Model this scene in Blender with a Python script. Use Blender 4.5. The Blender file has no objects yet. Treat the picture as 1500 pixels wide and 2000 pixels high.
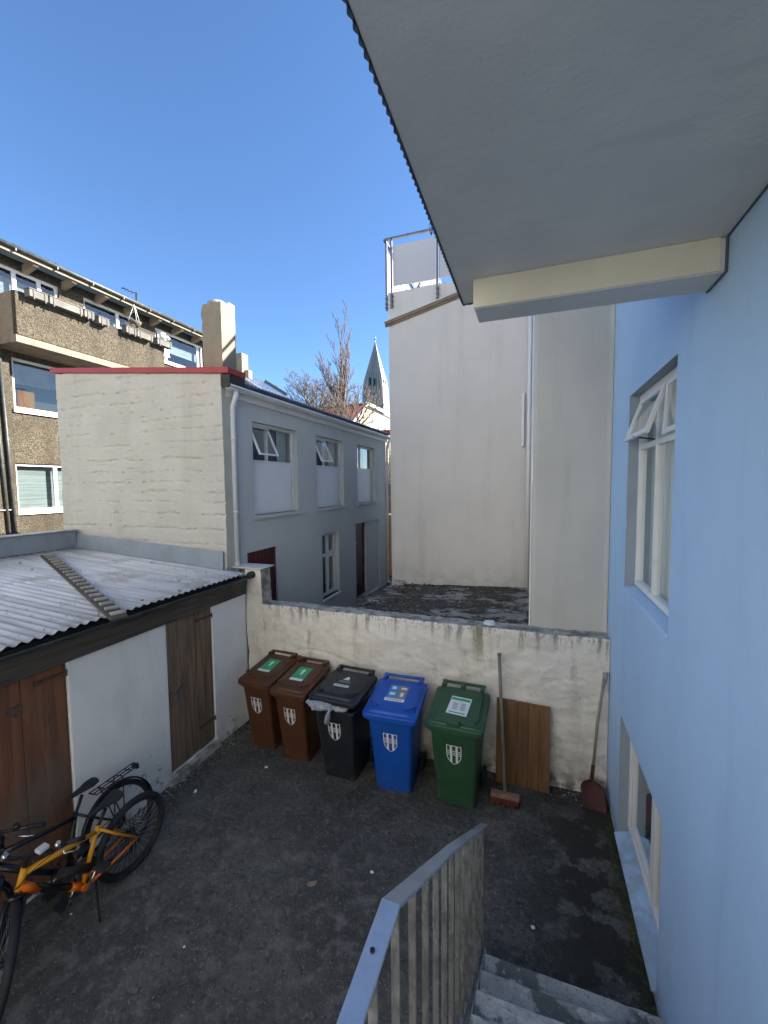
import bpy, bmesh, math, random
from mathutils import Vector, Matrix, noise
random.seed(7)
S = bpy.context.scene
COL = S.collection
R = math.radians

# ------------------------------------------------------------------ camera, sky, sun, exposure
CAM_H = 3.6
def _n(v): return Vector(v).normalized()
_Y = _n((1040-750, 945-1000, 808)); _x = -_n((-1509-750, 968-1000, 808))
_X = (_x - _Y*_x.dot(_Y)).normalized(); _Z = _X.cross(_Y)
if _Z[1] > 0: _Z = -_Z
cam_d = bpy.data.cameras.new('camera'); cam = bpy.data.objects.new('camera', cam_d); COL.objects.link(cam)
right = Vector((_X[0], _Y[0], _Z[0])); up = -Vector((_X[1], _Y[1], _Z[1])); fwd = Vector((_X[2], _Y[2], _Z[2]))
m = Matrix.Identity(4)
for i in range(3):
    m[i][0] = right[i]; m[i][1] = up[i]; m[i][2] = -fwd[i]
m[0][3] = 0; m[1][3] = 0; m[2][3] = CAM_H
cam.matrix_world = m
cam_d.sensor_fit = 'VERTICAL'; cam_d.sensor_height = 36; cam_d.sensor_width = 27
cam_d.lens = 36*808/2000; cam_d.clip_start = 0.05; cam_d.clip_end = 3000
S.camera = cam

SUN_EL, SUN_AZ = 28.5, 58.0
W = bpy.data.worlds.new('World'); S.world = W; W.use_nodes = True
wn = W.node_tree.nodes; wl = W.node_tree.links
sky = wn.new('ShaderNodeTexSky'); sky.sky_type = 'NISHITA'; sky.sun_disc = False
sky.sun_elevation = R(SUN_EL); sky.sun_rotation = R(SUN_AZ)
sky.air_density = 1.0; sky.dust_density = 0.2; sky.ozone_density = 7.0; sky.altitude = 0
wl.new(sky.outputs[0], wn['Background'].inputs[0]); wn['Background'].inputs[1].default_value = 0.063
sd = bpy.data.lights.new('sun', 'SUN'); sd.energy = 5.0; sd.angle = R(0.5); sd.color = (1.0, 0.93, 0.82)
sun = bpy.data.objects.new('sun', sd); COL.objects.link(sun)
sdir = Vector((math.cos(R(SUN_EL))*math.sin(R(SUN_AZ)), math.cos(R(SUN_EL))*math.cos(R(SUN_AZ)), math.sin(R(SUN_EL))))
sun.rotation_euler = (-sdir).to_track_quat('-Z', 'Y').to_euler(); sun.location = sdir*60
S.view_settings.view_transform = 'Standard'; S.view_settings.look = 'None'
S.view_settings.exposure = 2.2; S.view_settings.gamma = 1.0; S.view_settings.use_curve_mapping = False

# ------------------------------------------------------------------ materials
def mat(name, col, rough=0.8, layers=(), bumps=(), metal=0.0, spec=0.4, rvar=0.0):
    """layers: (kind, colour, scale, (sx,sy,sz), lo, hi, amount, detail); bumps: (kind, scale, (sx,sy,sz), strength, distance)"""
    M = bpy.data.materials.new(name); M.use_nodes = True
    nt = M.node_tree; N = nt.nodes; L = nt.links
    P = N['Principled BSDF']; P.inputs['Roughness'].default_value = rough
    P.inputs['Metallic'].default_value = metal; P.inputs['Specular IOR Level'].default_value = spec
    tc = N.new('ShaderNodeTexCoord')
    def tex(kind, scale, s, detail=5.0):
        mp = N.new('ShaderNodeMapping'); mp.inputs['Scale'].default_value = s
        L.new(tc.outputs['Object'], mp.inputs['Vector'])
        if kind in ('v', 'vd'):
            t = N.new('ShaderNodeTexVoronoi'); t.inputs['Scale'].default_value = scale
            L.new(mp.outputs[0], t.inputs['Vector'])
            if kind == 'v':
                sp = N.new('ShaderNodeSeparateColor'); L.new(t.outputs['Color'], sp.inputs[0]); return sp.outputs[0]
            return t.outputs['Distance']
        t = N.new('ShaderNodeTexNoise'); t.inputs['Scale'].default_value = scale; t.inputs['Detail'].default_value = detail
        t.inputs['Roughness'].default_value = 0.6
        L.new(mp.outputs[0], t.inputs['Vector']); return t.outputs['Fac']
    cur = None
    for ly in layers:
        kind, c, scale, s, lo, hi, amt = ly[:7]; det = ly[7] if len(ly) > 7 else 5.0
        f = tex(kind, scale, s, det)
        msk = ly[8] if len(ly) > 8 else ()
        mr = N.new('ShaderNodeMapRange'); mr.inputs['From Min'].default_value = lo; mr.inputs['From Max'].default_value = hi
        mr.inputs['To Min'].default_value = 0; mr.inputs['To Max'].default_value = amt; mr.interpolation_type = 'SMOOTHSTEP'
        L.new(f, mr.inputs['Value'])
        fac = mr.outputs[0]
        for (ax_, a0_, a1_) in msk:
            sx = N.new('ShaderNodeSeparateXYZ'); L.new(tc.outputs['Object'], sx.inputs[0])
            m2 = N.new('ShaderNodeMapRange'); m2.inputs['From Min'].default_value = a0_; m2.inputs['From Max'].default_value = a1_; m2.interpolation_type = 'SMOOTHSTEP'
            L.new(sx.outputs[ax_], m2.inputs['Value']); mm = N.new('ShaderNodeMath'); mm.operation = 'MULTIPLY'
            L.new(fac, mm.inputs[0]); L.new(m2.outputs[0], mm.inputs[1]); fac = mm.outputs[0]
        mx = N.new('ShaderNodeMix'); mx.data_type = 'RGBA'
        L.new(fac, mx.inputs['Factor'])
        if cur is None: mx.inputs['A'].default_value = (*col, 1)
        else: L.new(cur, mx.inputs['A'])
        mx.inputs['B'].default_value = (*c, 1); cur = mx.outputs['Result']
    if cur is None: P.inputs['Base Color'].default_value = (*col, 1)
    else: L.new(cur, P.inputs['Base Color'])
    if rvar:
        f = tex('n', 3.0, (1, 1, 1)); mr = N.new('ShaderNodeMapRange')
        mr.inputs['From Min'].default_value = .3; mr.inputs['From Max'].default_value = .7
        mr.inputs['To Min'].default_value = max(0.02, rough-rvar); mr.inputs['To Max'].default_value = min(1, rough+rvar)
        L.new(f, mr.inputs['Value']); L.new(mr.outputs[0], P.inputs['Roughness'])
    nrm = None
    for b in bumps:
        kind, scale, s, st, dist = b
        f = tex(kind, scale, s, 8.0)
        bp = N.new('ShaderNodeBump'); bp.inputs['Strength'].default_value = st; bp.inputs['Distance'].default_value = dist
        L.new(f, bp.inputs['Height'])
        if nrm is not None: L.new(nrm, bp.inputs['Normal'])
        nrm = bp.outputs['Normal']
    if nrm is not None: L.new(nrm, P.inputs['Normal'])
    return M

def glass_mat(name, tint=(0.75, 0.8, 0.8), refl=1.0):
    M = bpy.data.materials.new(name); M.use_nodes = True
    nt = M.node_tree; N = nt.nodes; L = nt.links
    N.remove(N['Principled BSDF'])
    out = [n for n in N if n.type == 'OUTPUT_MATERIAL'][0]
    tr = N.new('ShaderNodeBsdfTransparent'); tr.inputs[0].default_value = (*tint, 1)
    gl = N.new('ShaderNodeBsdfGlossy'); gl.inputs['Roughness'].default_value = 0.02; gl.inputs[0].default_value = (1, 1, 1, 1)
    fr = N.new('ShaderNodeFresnel'); fr.inputs[0].default_value = 1.5
    ml = N.new('ShaderNodeMath'); ml.operation = 'MULTIPLY'; ml.inputs[1].default_value = 1.8*refl; ml.use_clamp = True
    L.new(fr.outputs[0], ml.inputs[0])
    ge = N.new('ShaderNodeNewGeometry'); iv = N.new('ShaderNodeMath'); iv.operation = 'SUBTRACT'; iv.inputs[0].default_value = 1; L.new(ge.outputs['Backfacing'], iv.inputs[1])
    mk = N.new('ShaderNodeMath'); mk.operation = 'MULTIPLY'; L.new(ml.outputs[0], mk.inputs[0]); L.new(iv.outputs[0], mk.inputs[1]); ml = mk
    mx = N.new('ShaderNodeMixShader'); L.new(ml.outputs[0], mx.inputs[0]); L.new(tr.outputs[0], mx.inputs[1]); L.new(gl.outputs[0], mx.inputs[2])
    L.new(mx.outputs[0], out.inputs['Surface'])
    return M

U = (1, 1, 1)
VS = (1, 1, .12)     # stretched downwards: rain streaks
MT = {}
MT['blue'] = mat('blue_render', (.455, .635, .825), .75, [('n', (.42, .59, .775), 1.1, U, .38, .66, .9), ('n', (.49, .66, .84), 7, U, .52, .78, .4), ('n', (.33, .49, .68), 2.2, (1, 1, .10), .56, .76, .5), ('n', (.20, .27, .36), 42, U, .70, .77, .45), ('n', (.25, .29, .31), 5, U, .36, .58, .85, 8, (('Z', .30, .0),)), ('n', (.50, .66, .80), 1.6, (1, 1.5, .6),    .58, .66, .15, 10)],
                 [('n', 3.5, U, .35, .04), ('n', 22, U, .30, .010), ('n', 160, U, .25, .003)])
MT['jamb'] = mat('grey_blue_jamb_paint', (.30, .35, .39), .75, [('n', (.26, .30, .34), 4, U, .4, .7, .6)], [('n', 90, U, .15, .003)])
MT['soffit'] = mat('soffit_paint', (.64, .63, .60), .7, [('n', (.54, .54, .53), .8, U, .38, .66, .9), ('n', (.70, .68, .63), 2.2, U, .5, .75, .5), ('n', (.50, .50, .49), 5, (.35, 2, 1), .56, .72, .35), ('n', (.36, .36, .35), 38, U, .70, .76, .5)], [('n', 60, U, .25, .004), ('n', 2.5, U, .4, .02), ('n', 14, U, .2, .01)])
MT['beam_warm_lit'] = mat('beam_front_warm_light', (.68, .635, .49), .7, [('n', (.60, .56, .43), 3, U, .4, .7, .7), ('n', (.25, .18, .08), 30, U, .66, .74, .5)], [('n', 60, U, .2, .004)])  # warm light bounced onto the beam front, given as its cream colour
MT['beige'] = mat('beige_render', (.65, .625, .58), .85, [('n', (.585, .565, .525), .7, U, .35, .7, .8), ('n', (.40, .38, .34), 2.5, VS, .5, .75, .35), ('n', (.30, .28, .25), 20, U, .68, .8, .4), ('n', (.47, .46, .44), 1.5, (1, 1, .14), .52, .70, .5, 8), ('n', (.42, .40, .35), 4, U, .40, .60, .6, 8, (('Z', 2.2, 1.5),)), ('n', (.66, .65, .62), 6, U, .55, .8, .3)],
                  [('n', 3, U, .2, .02), ('n', 120, U, .18, .004)])
MT['beige2'] = mat('grey_beige_render', (.565, .54, .475), .85, [('n', (.50, .48, .42), 1.0, U, .35, .7, .8), ('n', (.36, .34, .30), 3.5, VS, .5, .75, .4), ('n', (.26, .24, .20), 22, U, .66, .8, .35)],
                   [('n', 2.2, U, .25, .03), ('n', 100, U, .2, .004)])
MT['white_paint'] = mat('white_painted_wood', (.78, .77, .73), .45, [('n', (.66, .63, .56), 6, U, .5, .75, .7), ('n', (.35, .30, .24), 60, U, .68, .75, .6)], [('n', 40, (1, 1, .2), .1, .002)])
MT['white_plastic'] = mat('white_plastic', (.76, .77, .77), .35, [('n', (.66, .67, .67), 4, U, .4, .7, .5)])
MT['panel_white'] = mat('white_infill_panel', (.80, .82, .83), .55, [('n', (.76, .78, .79), 2, U, .4, .7, .7)])
MT['facade'] = mat('slate_grey_render', (.55, .565, .54), .85, [('n', (.505, .52, .50), 1.0, U, .35, .7, .8), ('n', (.60, .615, .59), 3, VS, .5, .75, .5), ('n', (.42, .45, .455), 18, U, .62, .8, .4)],
                   [('n', 4, U, .2, .02), ('n', 130, U, .25, .004)])
MT['flash'] = mat('grey_flashing_paint', (.27, .31, .34), .6, [('n', (.21, .24, .26), 3, U, .4, .7, .7)], [('n', 30, U, .1, .003)])
MT['gable'] = mat('board_marked_concrete', (.54, .515, .44), .92, [('n', (.47, .45, .38), 1.4, U, .35, .7, .8), ('n', (.42, .40, .34), 2.4, VS, .50, .72, .5), ('n', (.61, .585, .51), 11, U, .55, .8, .5), ('n', (.22, .20, .165), 3.0, (.6, 1, 9), .645, .68, .65, 12), ('n', (.20, .18, .15), 16, (.8, 1, 2.2), .67, .72, .75, 8), ('n', (.13, .12, .10), 34, (1, 1, 2), .69, .74, .7)],  # dark sideways streaks: dirt and shade of the board grooves, both painted in
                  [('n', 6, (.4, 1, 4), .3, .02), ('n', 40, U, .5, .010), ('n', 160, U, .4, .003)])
MT['yardwall'] = mat('cream_rough_render', (.82, .775, .675), .92, [('n', (.70, .65, .55), 1.6, U, .35, .7, .8), ('n', (.58, .53, .44), 4.0, VS, .5, .72, .55), ('n', (.88, .85, .76), 12, U, .55, .8, .5),
    ('n', (.14, .135, .12), 11, (1, 1, .07), .50, .66, .85, 6, (('Z', 1.50, 1.86), ('X', -2.17, -2.08))), ('n', (.10, .10, .09), 34, (1, 1, .5), .52, .64, .8, 6, (('Z', 1.70, 1.86), ('X', -2.17, -2.08))),
    ('n', (.20, .19, .07), 7, (1, 1, .10), .36, .55, .75, 6, (('X', .86, 1.0), ('X', 1.20, 1.05), ('Z', 1.15, 1.75))),
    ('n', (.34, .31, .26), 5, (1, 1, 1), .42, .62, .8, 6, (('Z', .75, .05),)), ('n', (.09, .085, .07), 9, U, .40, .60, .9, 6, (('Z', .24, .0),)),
    ('n', (.46, .42, .34), 3, (1, 1, 2), .50, .68, .5, 6, (('Z', 1.5, .5),)), ('n', (.24, .20, .15), 30, U, .66, .72, .6), ('n', (.34, .26, .17), 4, (1, 1, .3), .62, .72, .5)],
    [('n', 14, U, .5, .03), ('n', 60, U, .5, .010), ('n', 200, U, .3, .003)])
MT['walltop'] = mat('grey_concrete_coping', (.42, .41, .37), .95, [('n', (.13, .13, .12), 6, U, .4, .65, .9), ('n', (.34, .33, .30), 30, U, .55, .75, .7)], [('n', 40, U, .6, .01)])
MT['ground'] = mat('worn_dark_concrete', (.10, .098, .088), .9, [('n', (.060, .059, .053), .9, U, .40, .60, .9), ('n', (.15, .145, .13), 1.6, U, .50, .66, .45, 12), ('n', (.045, .044, .040), 3.0, U, .48, .64, .6, 12), ('n', (.18, .175, .158), 14, U, .52, .66, .50, 12), ('n', (.034, .034, .031), 24, U, .51, .62, .65, 12), ('n', (.30, .29, .265), 45, U, .60, .66, .55, 6),
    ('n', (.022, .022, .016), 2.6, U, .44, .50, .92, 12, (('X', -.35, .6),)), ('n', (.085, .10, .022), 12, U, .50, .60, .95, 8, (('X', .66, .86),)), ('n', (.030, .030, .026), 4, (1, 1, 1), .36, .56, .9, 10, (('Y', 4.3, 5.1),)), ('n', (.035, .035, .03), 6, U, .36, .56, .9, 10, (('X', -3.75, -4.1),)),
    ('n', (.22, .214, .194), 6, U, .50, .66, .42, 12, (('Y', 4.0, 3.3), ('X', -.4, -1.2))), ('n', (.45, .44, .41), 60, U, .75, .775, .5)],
    [('n', 8, U, .6, .02), ('n', 40, U, .7, .012), ('n', 120, U, .6, .005)])
MT['moss'] = mat('dark_moss', (.045, .050, .022), 1.0, [('n', (.085, .095, .03), 20, U, .45, .7, .8), ('n', (.015, .015, .010), 9, U, .5, .7, .7)], [('n', 90, U, .8, .01)])
MT['slab'] = mat('mossy_flat_roof', (.24, .238, .22), .95, [('n', (.38, .37, .34), 2.6, U, .50, .62, .7, 8), ('n', (.050, .045, .034), 1.1, U, .44, .50, .95, 12), ('n', (.04, .036, .028), 4, U, .52, .57, .95, 12), ('n', (.42, .41, .38), 14, U, .58, .64, .6, 10)],
                 [('n', 7, U, .8, .04), ('n', 50, U, .6, .010)])
MT['path'] = mat('grey_asphalt_path', (.075, .08, .083), .9, [('n', (.05, .052, .055), 5, U, .4, .6, .8)], [('n', 80, U, .5, .005)])
MT['stepc'] = mat('worn_step_concrete', (.44, .43, .39), .9, [('n', (.27, .265, .245), 2.2, U, .40, .60, .9, 8), ('n', (.62, .60, .55), 5, (1, 1.4, 1), .52, .60, .8, 8), ('n', (.11, .11, .10), 3, U, .54, .60, .9, 10), ('n', (.60, .59, .55), 30, U, .58, .70, .6, 8), ('n', (.08, .08, .075), 45, U, .56, .68, .6, 6)],
                  [('n', 14, U, .5, .012), ('n', 70, U, .6, .006)])
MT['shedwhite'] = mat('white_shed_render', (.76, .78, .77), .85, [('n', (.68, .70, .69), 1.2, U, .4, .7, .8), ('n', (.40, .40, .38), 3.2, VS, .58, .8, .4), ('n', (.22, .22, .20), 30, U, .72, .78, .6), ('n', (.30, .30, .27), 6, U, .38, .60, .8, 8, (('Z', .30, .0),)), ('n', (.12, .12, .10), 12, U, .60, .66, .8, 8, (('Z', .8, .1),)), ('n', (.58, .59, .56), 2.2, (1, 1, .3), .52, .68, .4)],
                      [('n', 3, U, .5, .03), ('n', 18, U, .35, .012), ('n', 90, U, .25, .003)])
def wood(name, a, b, c, rough=.8, ax=(14, 14, .8)):
    return mat(name, a, rough, [('n', b, 1.6, ax, .38, .62, .9, 8), ('n', c, 1.1, (1, 1, .7), .5, .68, .75), ('n', (a[0]*.25, a[1]*.25, a[2]*.25), 5, ax, .62, .72, .8)],
               [('n', 3, ax, .35, .004)])
MT['oldwood'] = wood('weathered_door_wood', (.21, .145, .095), (.10, .075, .055), (.13, .125, .11))
MT['brownply'] = wood('red_brown_plywood', (.19, .082, .042), (.10, .045, .025), (.13, .105, .08), ax=(9, 9, .6))
MT['fascia'] = wood('grey_fascia_board', (.085, .075, .062), (.048, .042, .036), (.125, .105, .085), ax=(.9, .7, 14))
MT['boardwood'] = wood('varnished_brown_board', (.20, .105, .042), (.13, .068, .028), (.15, .095, .045), .6, (10, 10, .8))
MT['laddertimber'] = mat('grey_lichen_timber', (.34, .32, .27), .9, [('n', (.24, .225, .185), 9, U, .42, .62, .9), ('n', (.40, .36, .26), 18, U, .56, .7, .7)], [('n', 40, U, .5, .006)])
MT['roofsheet'] = mat('galvanised_corrugated_sheet', (.66, .655, .63), .55, [('n', (.56, .555, .535), 2, (1, 4, 1), .4, .65, .8), ('n', (.40, .39, .37), 4.5, (.16, 2.2, 1), .46, .62, .6, 6), ('n', (.24, .21, .16), 1.2, (1.6, 1, 1), .52, .70, .6), ('n', (.20, .16, .12), 13, U, .66, .74, .7), ('n', (.60, .62, .64), 9, (1, 5, 1), .56, .75, .6)],
                      [('n', 50, U, .15, .003)], metal=.08, rvar=.1)
MT['gutter_dark'] = mat('dark_gutter', (.05, .055, .055), .5, [('n', (.10, .11, .105), 6, U, .45, .7, .7)], metal=.3)
MT['dark_metal'] = mat('dark_iron', (.035, .034, .034), .55, [('n', (.09, .05, .03), 20, U, .5, .7, .7)], metal=.5)
MT['rust_metal'] = mat('rusty_iron', (.075, .050, .038), .8, [('n', (.12, .065, .04), 20, U, .45, .65, .8)])
MT['galv'] = mat('galvanised_steel', (.50, .54, .58), .38, [('n', (.38, .42, .46), 7, U, .4, .65, .8), ('n', (.50, .54, .60), 12, (1, .4, 1), .52, .72, .7), ('n', (.16, .16, .15), 40, U, .66, .74, .5)], [('n', 60, U, .12, .002)], metal=.65, rvar=.12)
MT['galv_bar'] = mat('dirty_galvanised_bar', (.215, .212, .20), .6, [('n', (.12, .118, .11), 22, (1, 1, .35), .42, .6, .9), ('n', (.34, .335, .31), 30, (1, 1, .3), .55, .7, .8)], [('n', 60, U, .3, .003)], metal=.3)
MT['red_trim'] = mat('red_painted_trim', (.36, .035, .03), .45, [('n', (.26, .03, .028), 4, U, .4, .7, .8)])
MT['red_roof'] = mat('red_painted_roof', (.36, .065, .055), .55, [('n', (.27, .06, .05), 2, U, .4, .65, .8)])
MT['maroon'] = mat('maroon_door_paint', (.085, .012, .014), .5, [('n', (.06, .01, .012), 4, (6, 6, .5), .4, .65, .8)])
MT['darkdoor'] = mat('dark_red_brown_door_paint', (.032, .012, .011), .4, [('n', (.02, .008, .008), 4, U, .4, .65, .8)])
MT['dark'] = mat('dark_interior', (.018, .020, .022), .9)
MT['curtain'] = mat('pale_curtain', (.78, .82, .76), .95, [('n', (.60, .64, .60), 7, (1, 9, .05), .4, .6, .9)])
MT['curtain_grey'] = mat('grey_curtain', (.14, .16, .17), .95, [('n', (.08, .09, .10), 7, (1, 9, .1), .4, .6, .9)])
MT['blind'] = mat('white_blind', (.26, .29, .29), .9, [('n', (.15, .18, .19), 9, (.1, .1, 3), .4, .6, .8)])
MT['pale_house'] = mat('pale_house_render', (.80, .77, .71), .9, [('n', (.76, .72, .66), 1.0, U, .4, .7, .7)])
MT['glass'] = glass_mat('window_glass', (.92, .94, .94)); MT['glass_dark'] = glass_mat('old_window_glass', (.85, .88, .88), 1.1)
MT['pebble'] = mat('pebble_dash', (.080, .067, .045), .95, [('v', (.13, .112, .080), 40, U, .40, .75, .9), ('v', (.032, .026, .018), 44, U, .66, .78, .85), ('n', (.048, .040, .029), .8, U, .42, .7, .7), ('n', (.035, .030, .022), 2.2, VS, .50, .72, .6), ('n', (.115, .10, .072), 5, U, .55, .75, .4)],
                   [('vd', 42, U, .8, .025)])
MT['planter'] = mat('grey_planter_board', (.16, .155, .14), .85, [('n', (.10, .095, .085), 4, U, .4, .65, .8)])
MT['galv_dark'] = mat('weathered_rail_steel', (.15, .16, .18), .5, [('n', (.10, .105, .12), 7, U, .4, .65, .8)], metal=.4)
MT['concrete_brown'] = mat('brown_cast_concrete', (.25, .205, .15), .9, [('n', (.15, .125, .10), 3, U, .4, .7, .8)], [('n', 30, U, .4, .01)])
MT['church'] = mat('pale_church_concrete', (.34, .33, .29), .9, [('n', (.26, .255, .23), .12, U, .4, .6, .7), ('n', (.22, .22, .21), .3, (1, 1, .2), .5, .68, .7)], [('n', .5, U, .5, .3)])
MT['cream_wall'] = mat('cream_house_wall', (.34, .30, .22), .85, [('n', (.28, .245, .18), 1.0, U, .4, .7, .7)])
MT['bark'] = mat('grey_brown_bark', (.105, .09, .078), .95, [('n', (.16, .125, .10), 4, U, .45, .7, .8)])
MT['bark_red'] = mat('reddish_bark', (.125, .098, .080), .95, [('n', (.19, .15, .12), 4, U, .45, .7, .8)])
MT['slats'] = mat('brown_fence_timber', (.14, .075, .04), .8, [('n', (.09, .05, .03), 6, U, .4, .7, .8)])
MT['tarp'] = mat('screen_fabric', (.52, .52, .53), .8, [('n', (.47, .47, .48), 2, U, .4, .7, .7)])
MT['brown_bin'] = mat('brown_bin_plastic', (.095, .037, .016), .42, [('n', (.065, .027, .013), 3, U, .42, .68, .7), ('n', (.19, .095, .058), 14, U, .6, .8, .35), ('n', (.13, .12, .105), 9, U, .46, .66, .38, 8, (('Z', .30, .0),)), ('n', (.16, .155, .14), 6, (1, 1, .12), .60, .74, .22, 8), ('n', (.15, .145, .135), 55, (1, 1, .3), .68, .74, .35)], [('n', 220, U, .12, .001)], rvar=.08)
MT['black_bin'] = mat('black_bin_plastic', (.016, .018, .024), .42, [('n', (.028, .030, .036), 4, U, .45, .7, .7), ('n', (.13, .12, .105), 9, U, .46, .66, .38, 8, (('Z', .30, .0),)), ('n', (.16, .155, .14), 6, (1, 1, .12), .60, .74, .22, 8), ('n', (.15, .145, .135), 55, (1, 1, .3), .68, .74, .35)], [('n', 220, U, .12, .001)], rvar=.08)
MT['blue_bin'] = mat('blue_bin_plastic', (.008, .085, .42), .42, [('n', (.006, .068, .33), 3, U, .42, .68, .7), ('n', (.06, .14, .42), 14, U, .62, .8, .3), ('n', (.13, .12, .105), 9, U, .46, .66, .38, 8, (('Z', .30, .0),)), ('n', (.16, .155, .14), 6, (1, 1, .12), .60, .74, .22, 8), ('n', (.15, .145, .135), 55, (1, 1, .3), .68, .74, .35)], [('n', 220, U, .12, .001)], rvar=.08)
MT['green_bin'] = mat('green_bin_plastic', (.028, .085, .040), .42, [('n', (.020, .062, .030), 3, U, .42, .68, .7), ('n', (.07, .15, .085), 14, U, .62, .8, .35), ('n', (.13, .12, .105), 9, U, .46, .66, .38, 8, (('Z', .30, .0),)), ('n', (.16, .155, .14), 6, (1, 1, .12), .60, .74, .22, 8), ('n', (.15, .145, .135), 55, (1, 1, .3), .68, .74, .35)], [('n', 220, U, .12, .001)], rvar=.08)
MT['rubber'] = mat('black_rubber', (.014, .015, .018), .75, [('n', (.03, .032, .036), 8, U, .45, .7, .7)], [('n', 90, U, .2, .002)])
MT['sticker_white'] = mat('white_sticker', (.72, .74, .74), .5, [('n', (.6, .62, .62), 14, U, .45, .7, .5)])
MT['sticker_green'] = mat('green_sticker', (.03, .36, .15), .5)
MT['sticker_blue'] = mat('light_blue_sticker', (.03, .25, .58), .5)
MT['sticker_grey'] = mat('grey_sticker', (.20, .21, .20), .5)
MT['ink'] = mat('grey_print', (.22, .24, .25), .6)
MT['bagplastic'] = mat('grey_plastic_bag', (.30, .33, .38), .3, [('n', (.55, .57, .58), 9, U, .5, .65, .8), ('n', (.12, .13, .16), 7, U, .55, .7, .7)], [('n', 16, U, .8, .03)])
MT['snow'] = mat('torn_white_plastic', (.62, .68, .70), .5, [('n', (.45, .52, .55), 20, U, .45, .65, .7)], [('n', 30, U, .6, .01)])
MT['broomhandle'] = mat('grey_broom_handle', (.22, .19, .155), .6, [('n', (.14, .12, .10), 5, (1, 1, .3), .4, .7, .8)])
MT['broomwood'] = mat('worn_broom_wood', (.24, .15, .10), .8, [('n', (.15, .10, .07), 12, U, .4, .7, .8)])
MT['bristle'] = mat('orange_red_bristle', (.15, .04, .022), .8, [('n', (.20, .035, .02), 30, U, .4, .7, .8)])
MT['shovelred'] = mat('rusty_red_shovel', (.085, .034, .028), .6, [('n', (.07, .025, .02), 8, U, .4, .7, .8)], metal=.2)
MT['shovelwood'] = mat('worn_shovel_wood', (.30, .25, .19), .7, [('n', (.20, .165, .125), 6, (1, 1, .3), .4, .7, .8)])
MT['tape'] = mat('grey_grip_wrap', (.30, .29, .27), .7, [('n', (.20, .19, .18), 8, U, .4, .7, .8)])
MT['bike_orange'] = mat('orange_frame_paint', (.75, .16, .008), .3)
MT['bike_yellow'] = mat('yellow_orange_frame_paint', (.68, .30, .015), .3)
MT['bike_black'] = mat('black_frame_paint', (.012, .013, .016), .3)
MT['chrome'] = mat('bright_steel', (.55, .56, .58), .22, metal=.9)
MT['leaf'] = mat('dry_leaf', (.28, .20, .14), .8)
MT['debris'] = mat('pale_grit', (.40, .385, .35), .9, [('n', (.16, .155, .14), 3, U, .45, .55, .9)])
MT['dirtdark'] = mat('dark_soil', (.035, .030, .024), 1.0, [('n', (.06, .055, .045), 20, U, .45, .65, .8)], [('n', 60, U, .8, .01)])
MT['expo'] = mat('exposed_brown_render', (.17, .115, .08), .95, [('n', (.10, .07, .05), 14, U, .4, .7, .8)], [('n', 50, U, .7, .01)])
MT['clad'] = mat('dark_corrugated_cladding', (.10, .13, .17), .55, [('n', (.07, .09, .12), 3, U, .4, .7, .8)], metal=.2)
MT['solar'] = mat('sky_tinted_steel_roof', (.36, .42, .52), .35, [('n', (.28, .34, .44), 1.5, (1, 3, 1), .4, .7, .8)], metal=.5)  # pale blue of the reflected sky put into the steel's base colour
MT['stone_white'] = mat('whitewashed_chimney', (.27, .24, .175), .9, [('n', (.22, .19, .135), 3, U, .42, .7, .8), ('n', (.30, .24, .18), 9, U, .62, .72, .6)], [('n', 20, U, .6, .02)])

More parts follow.
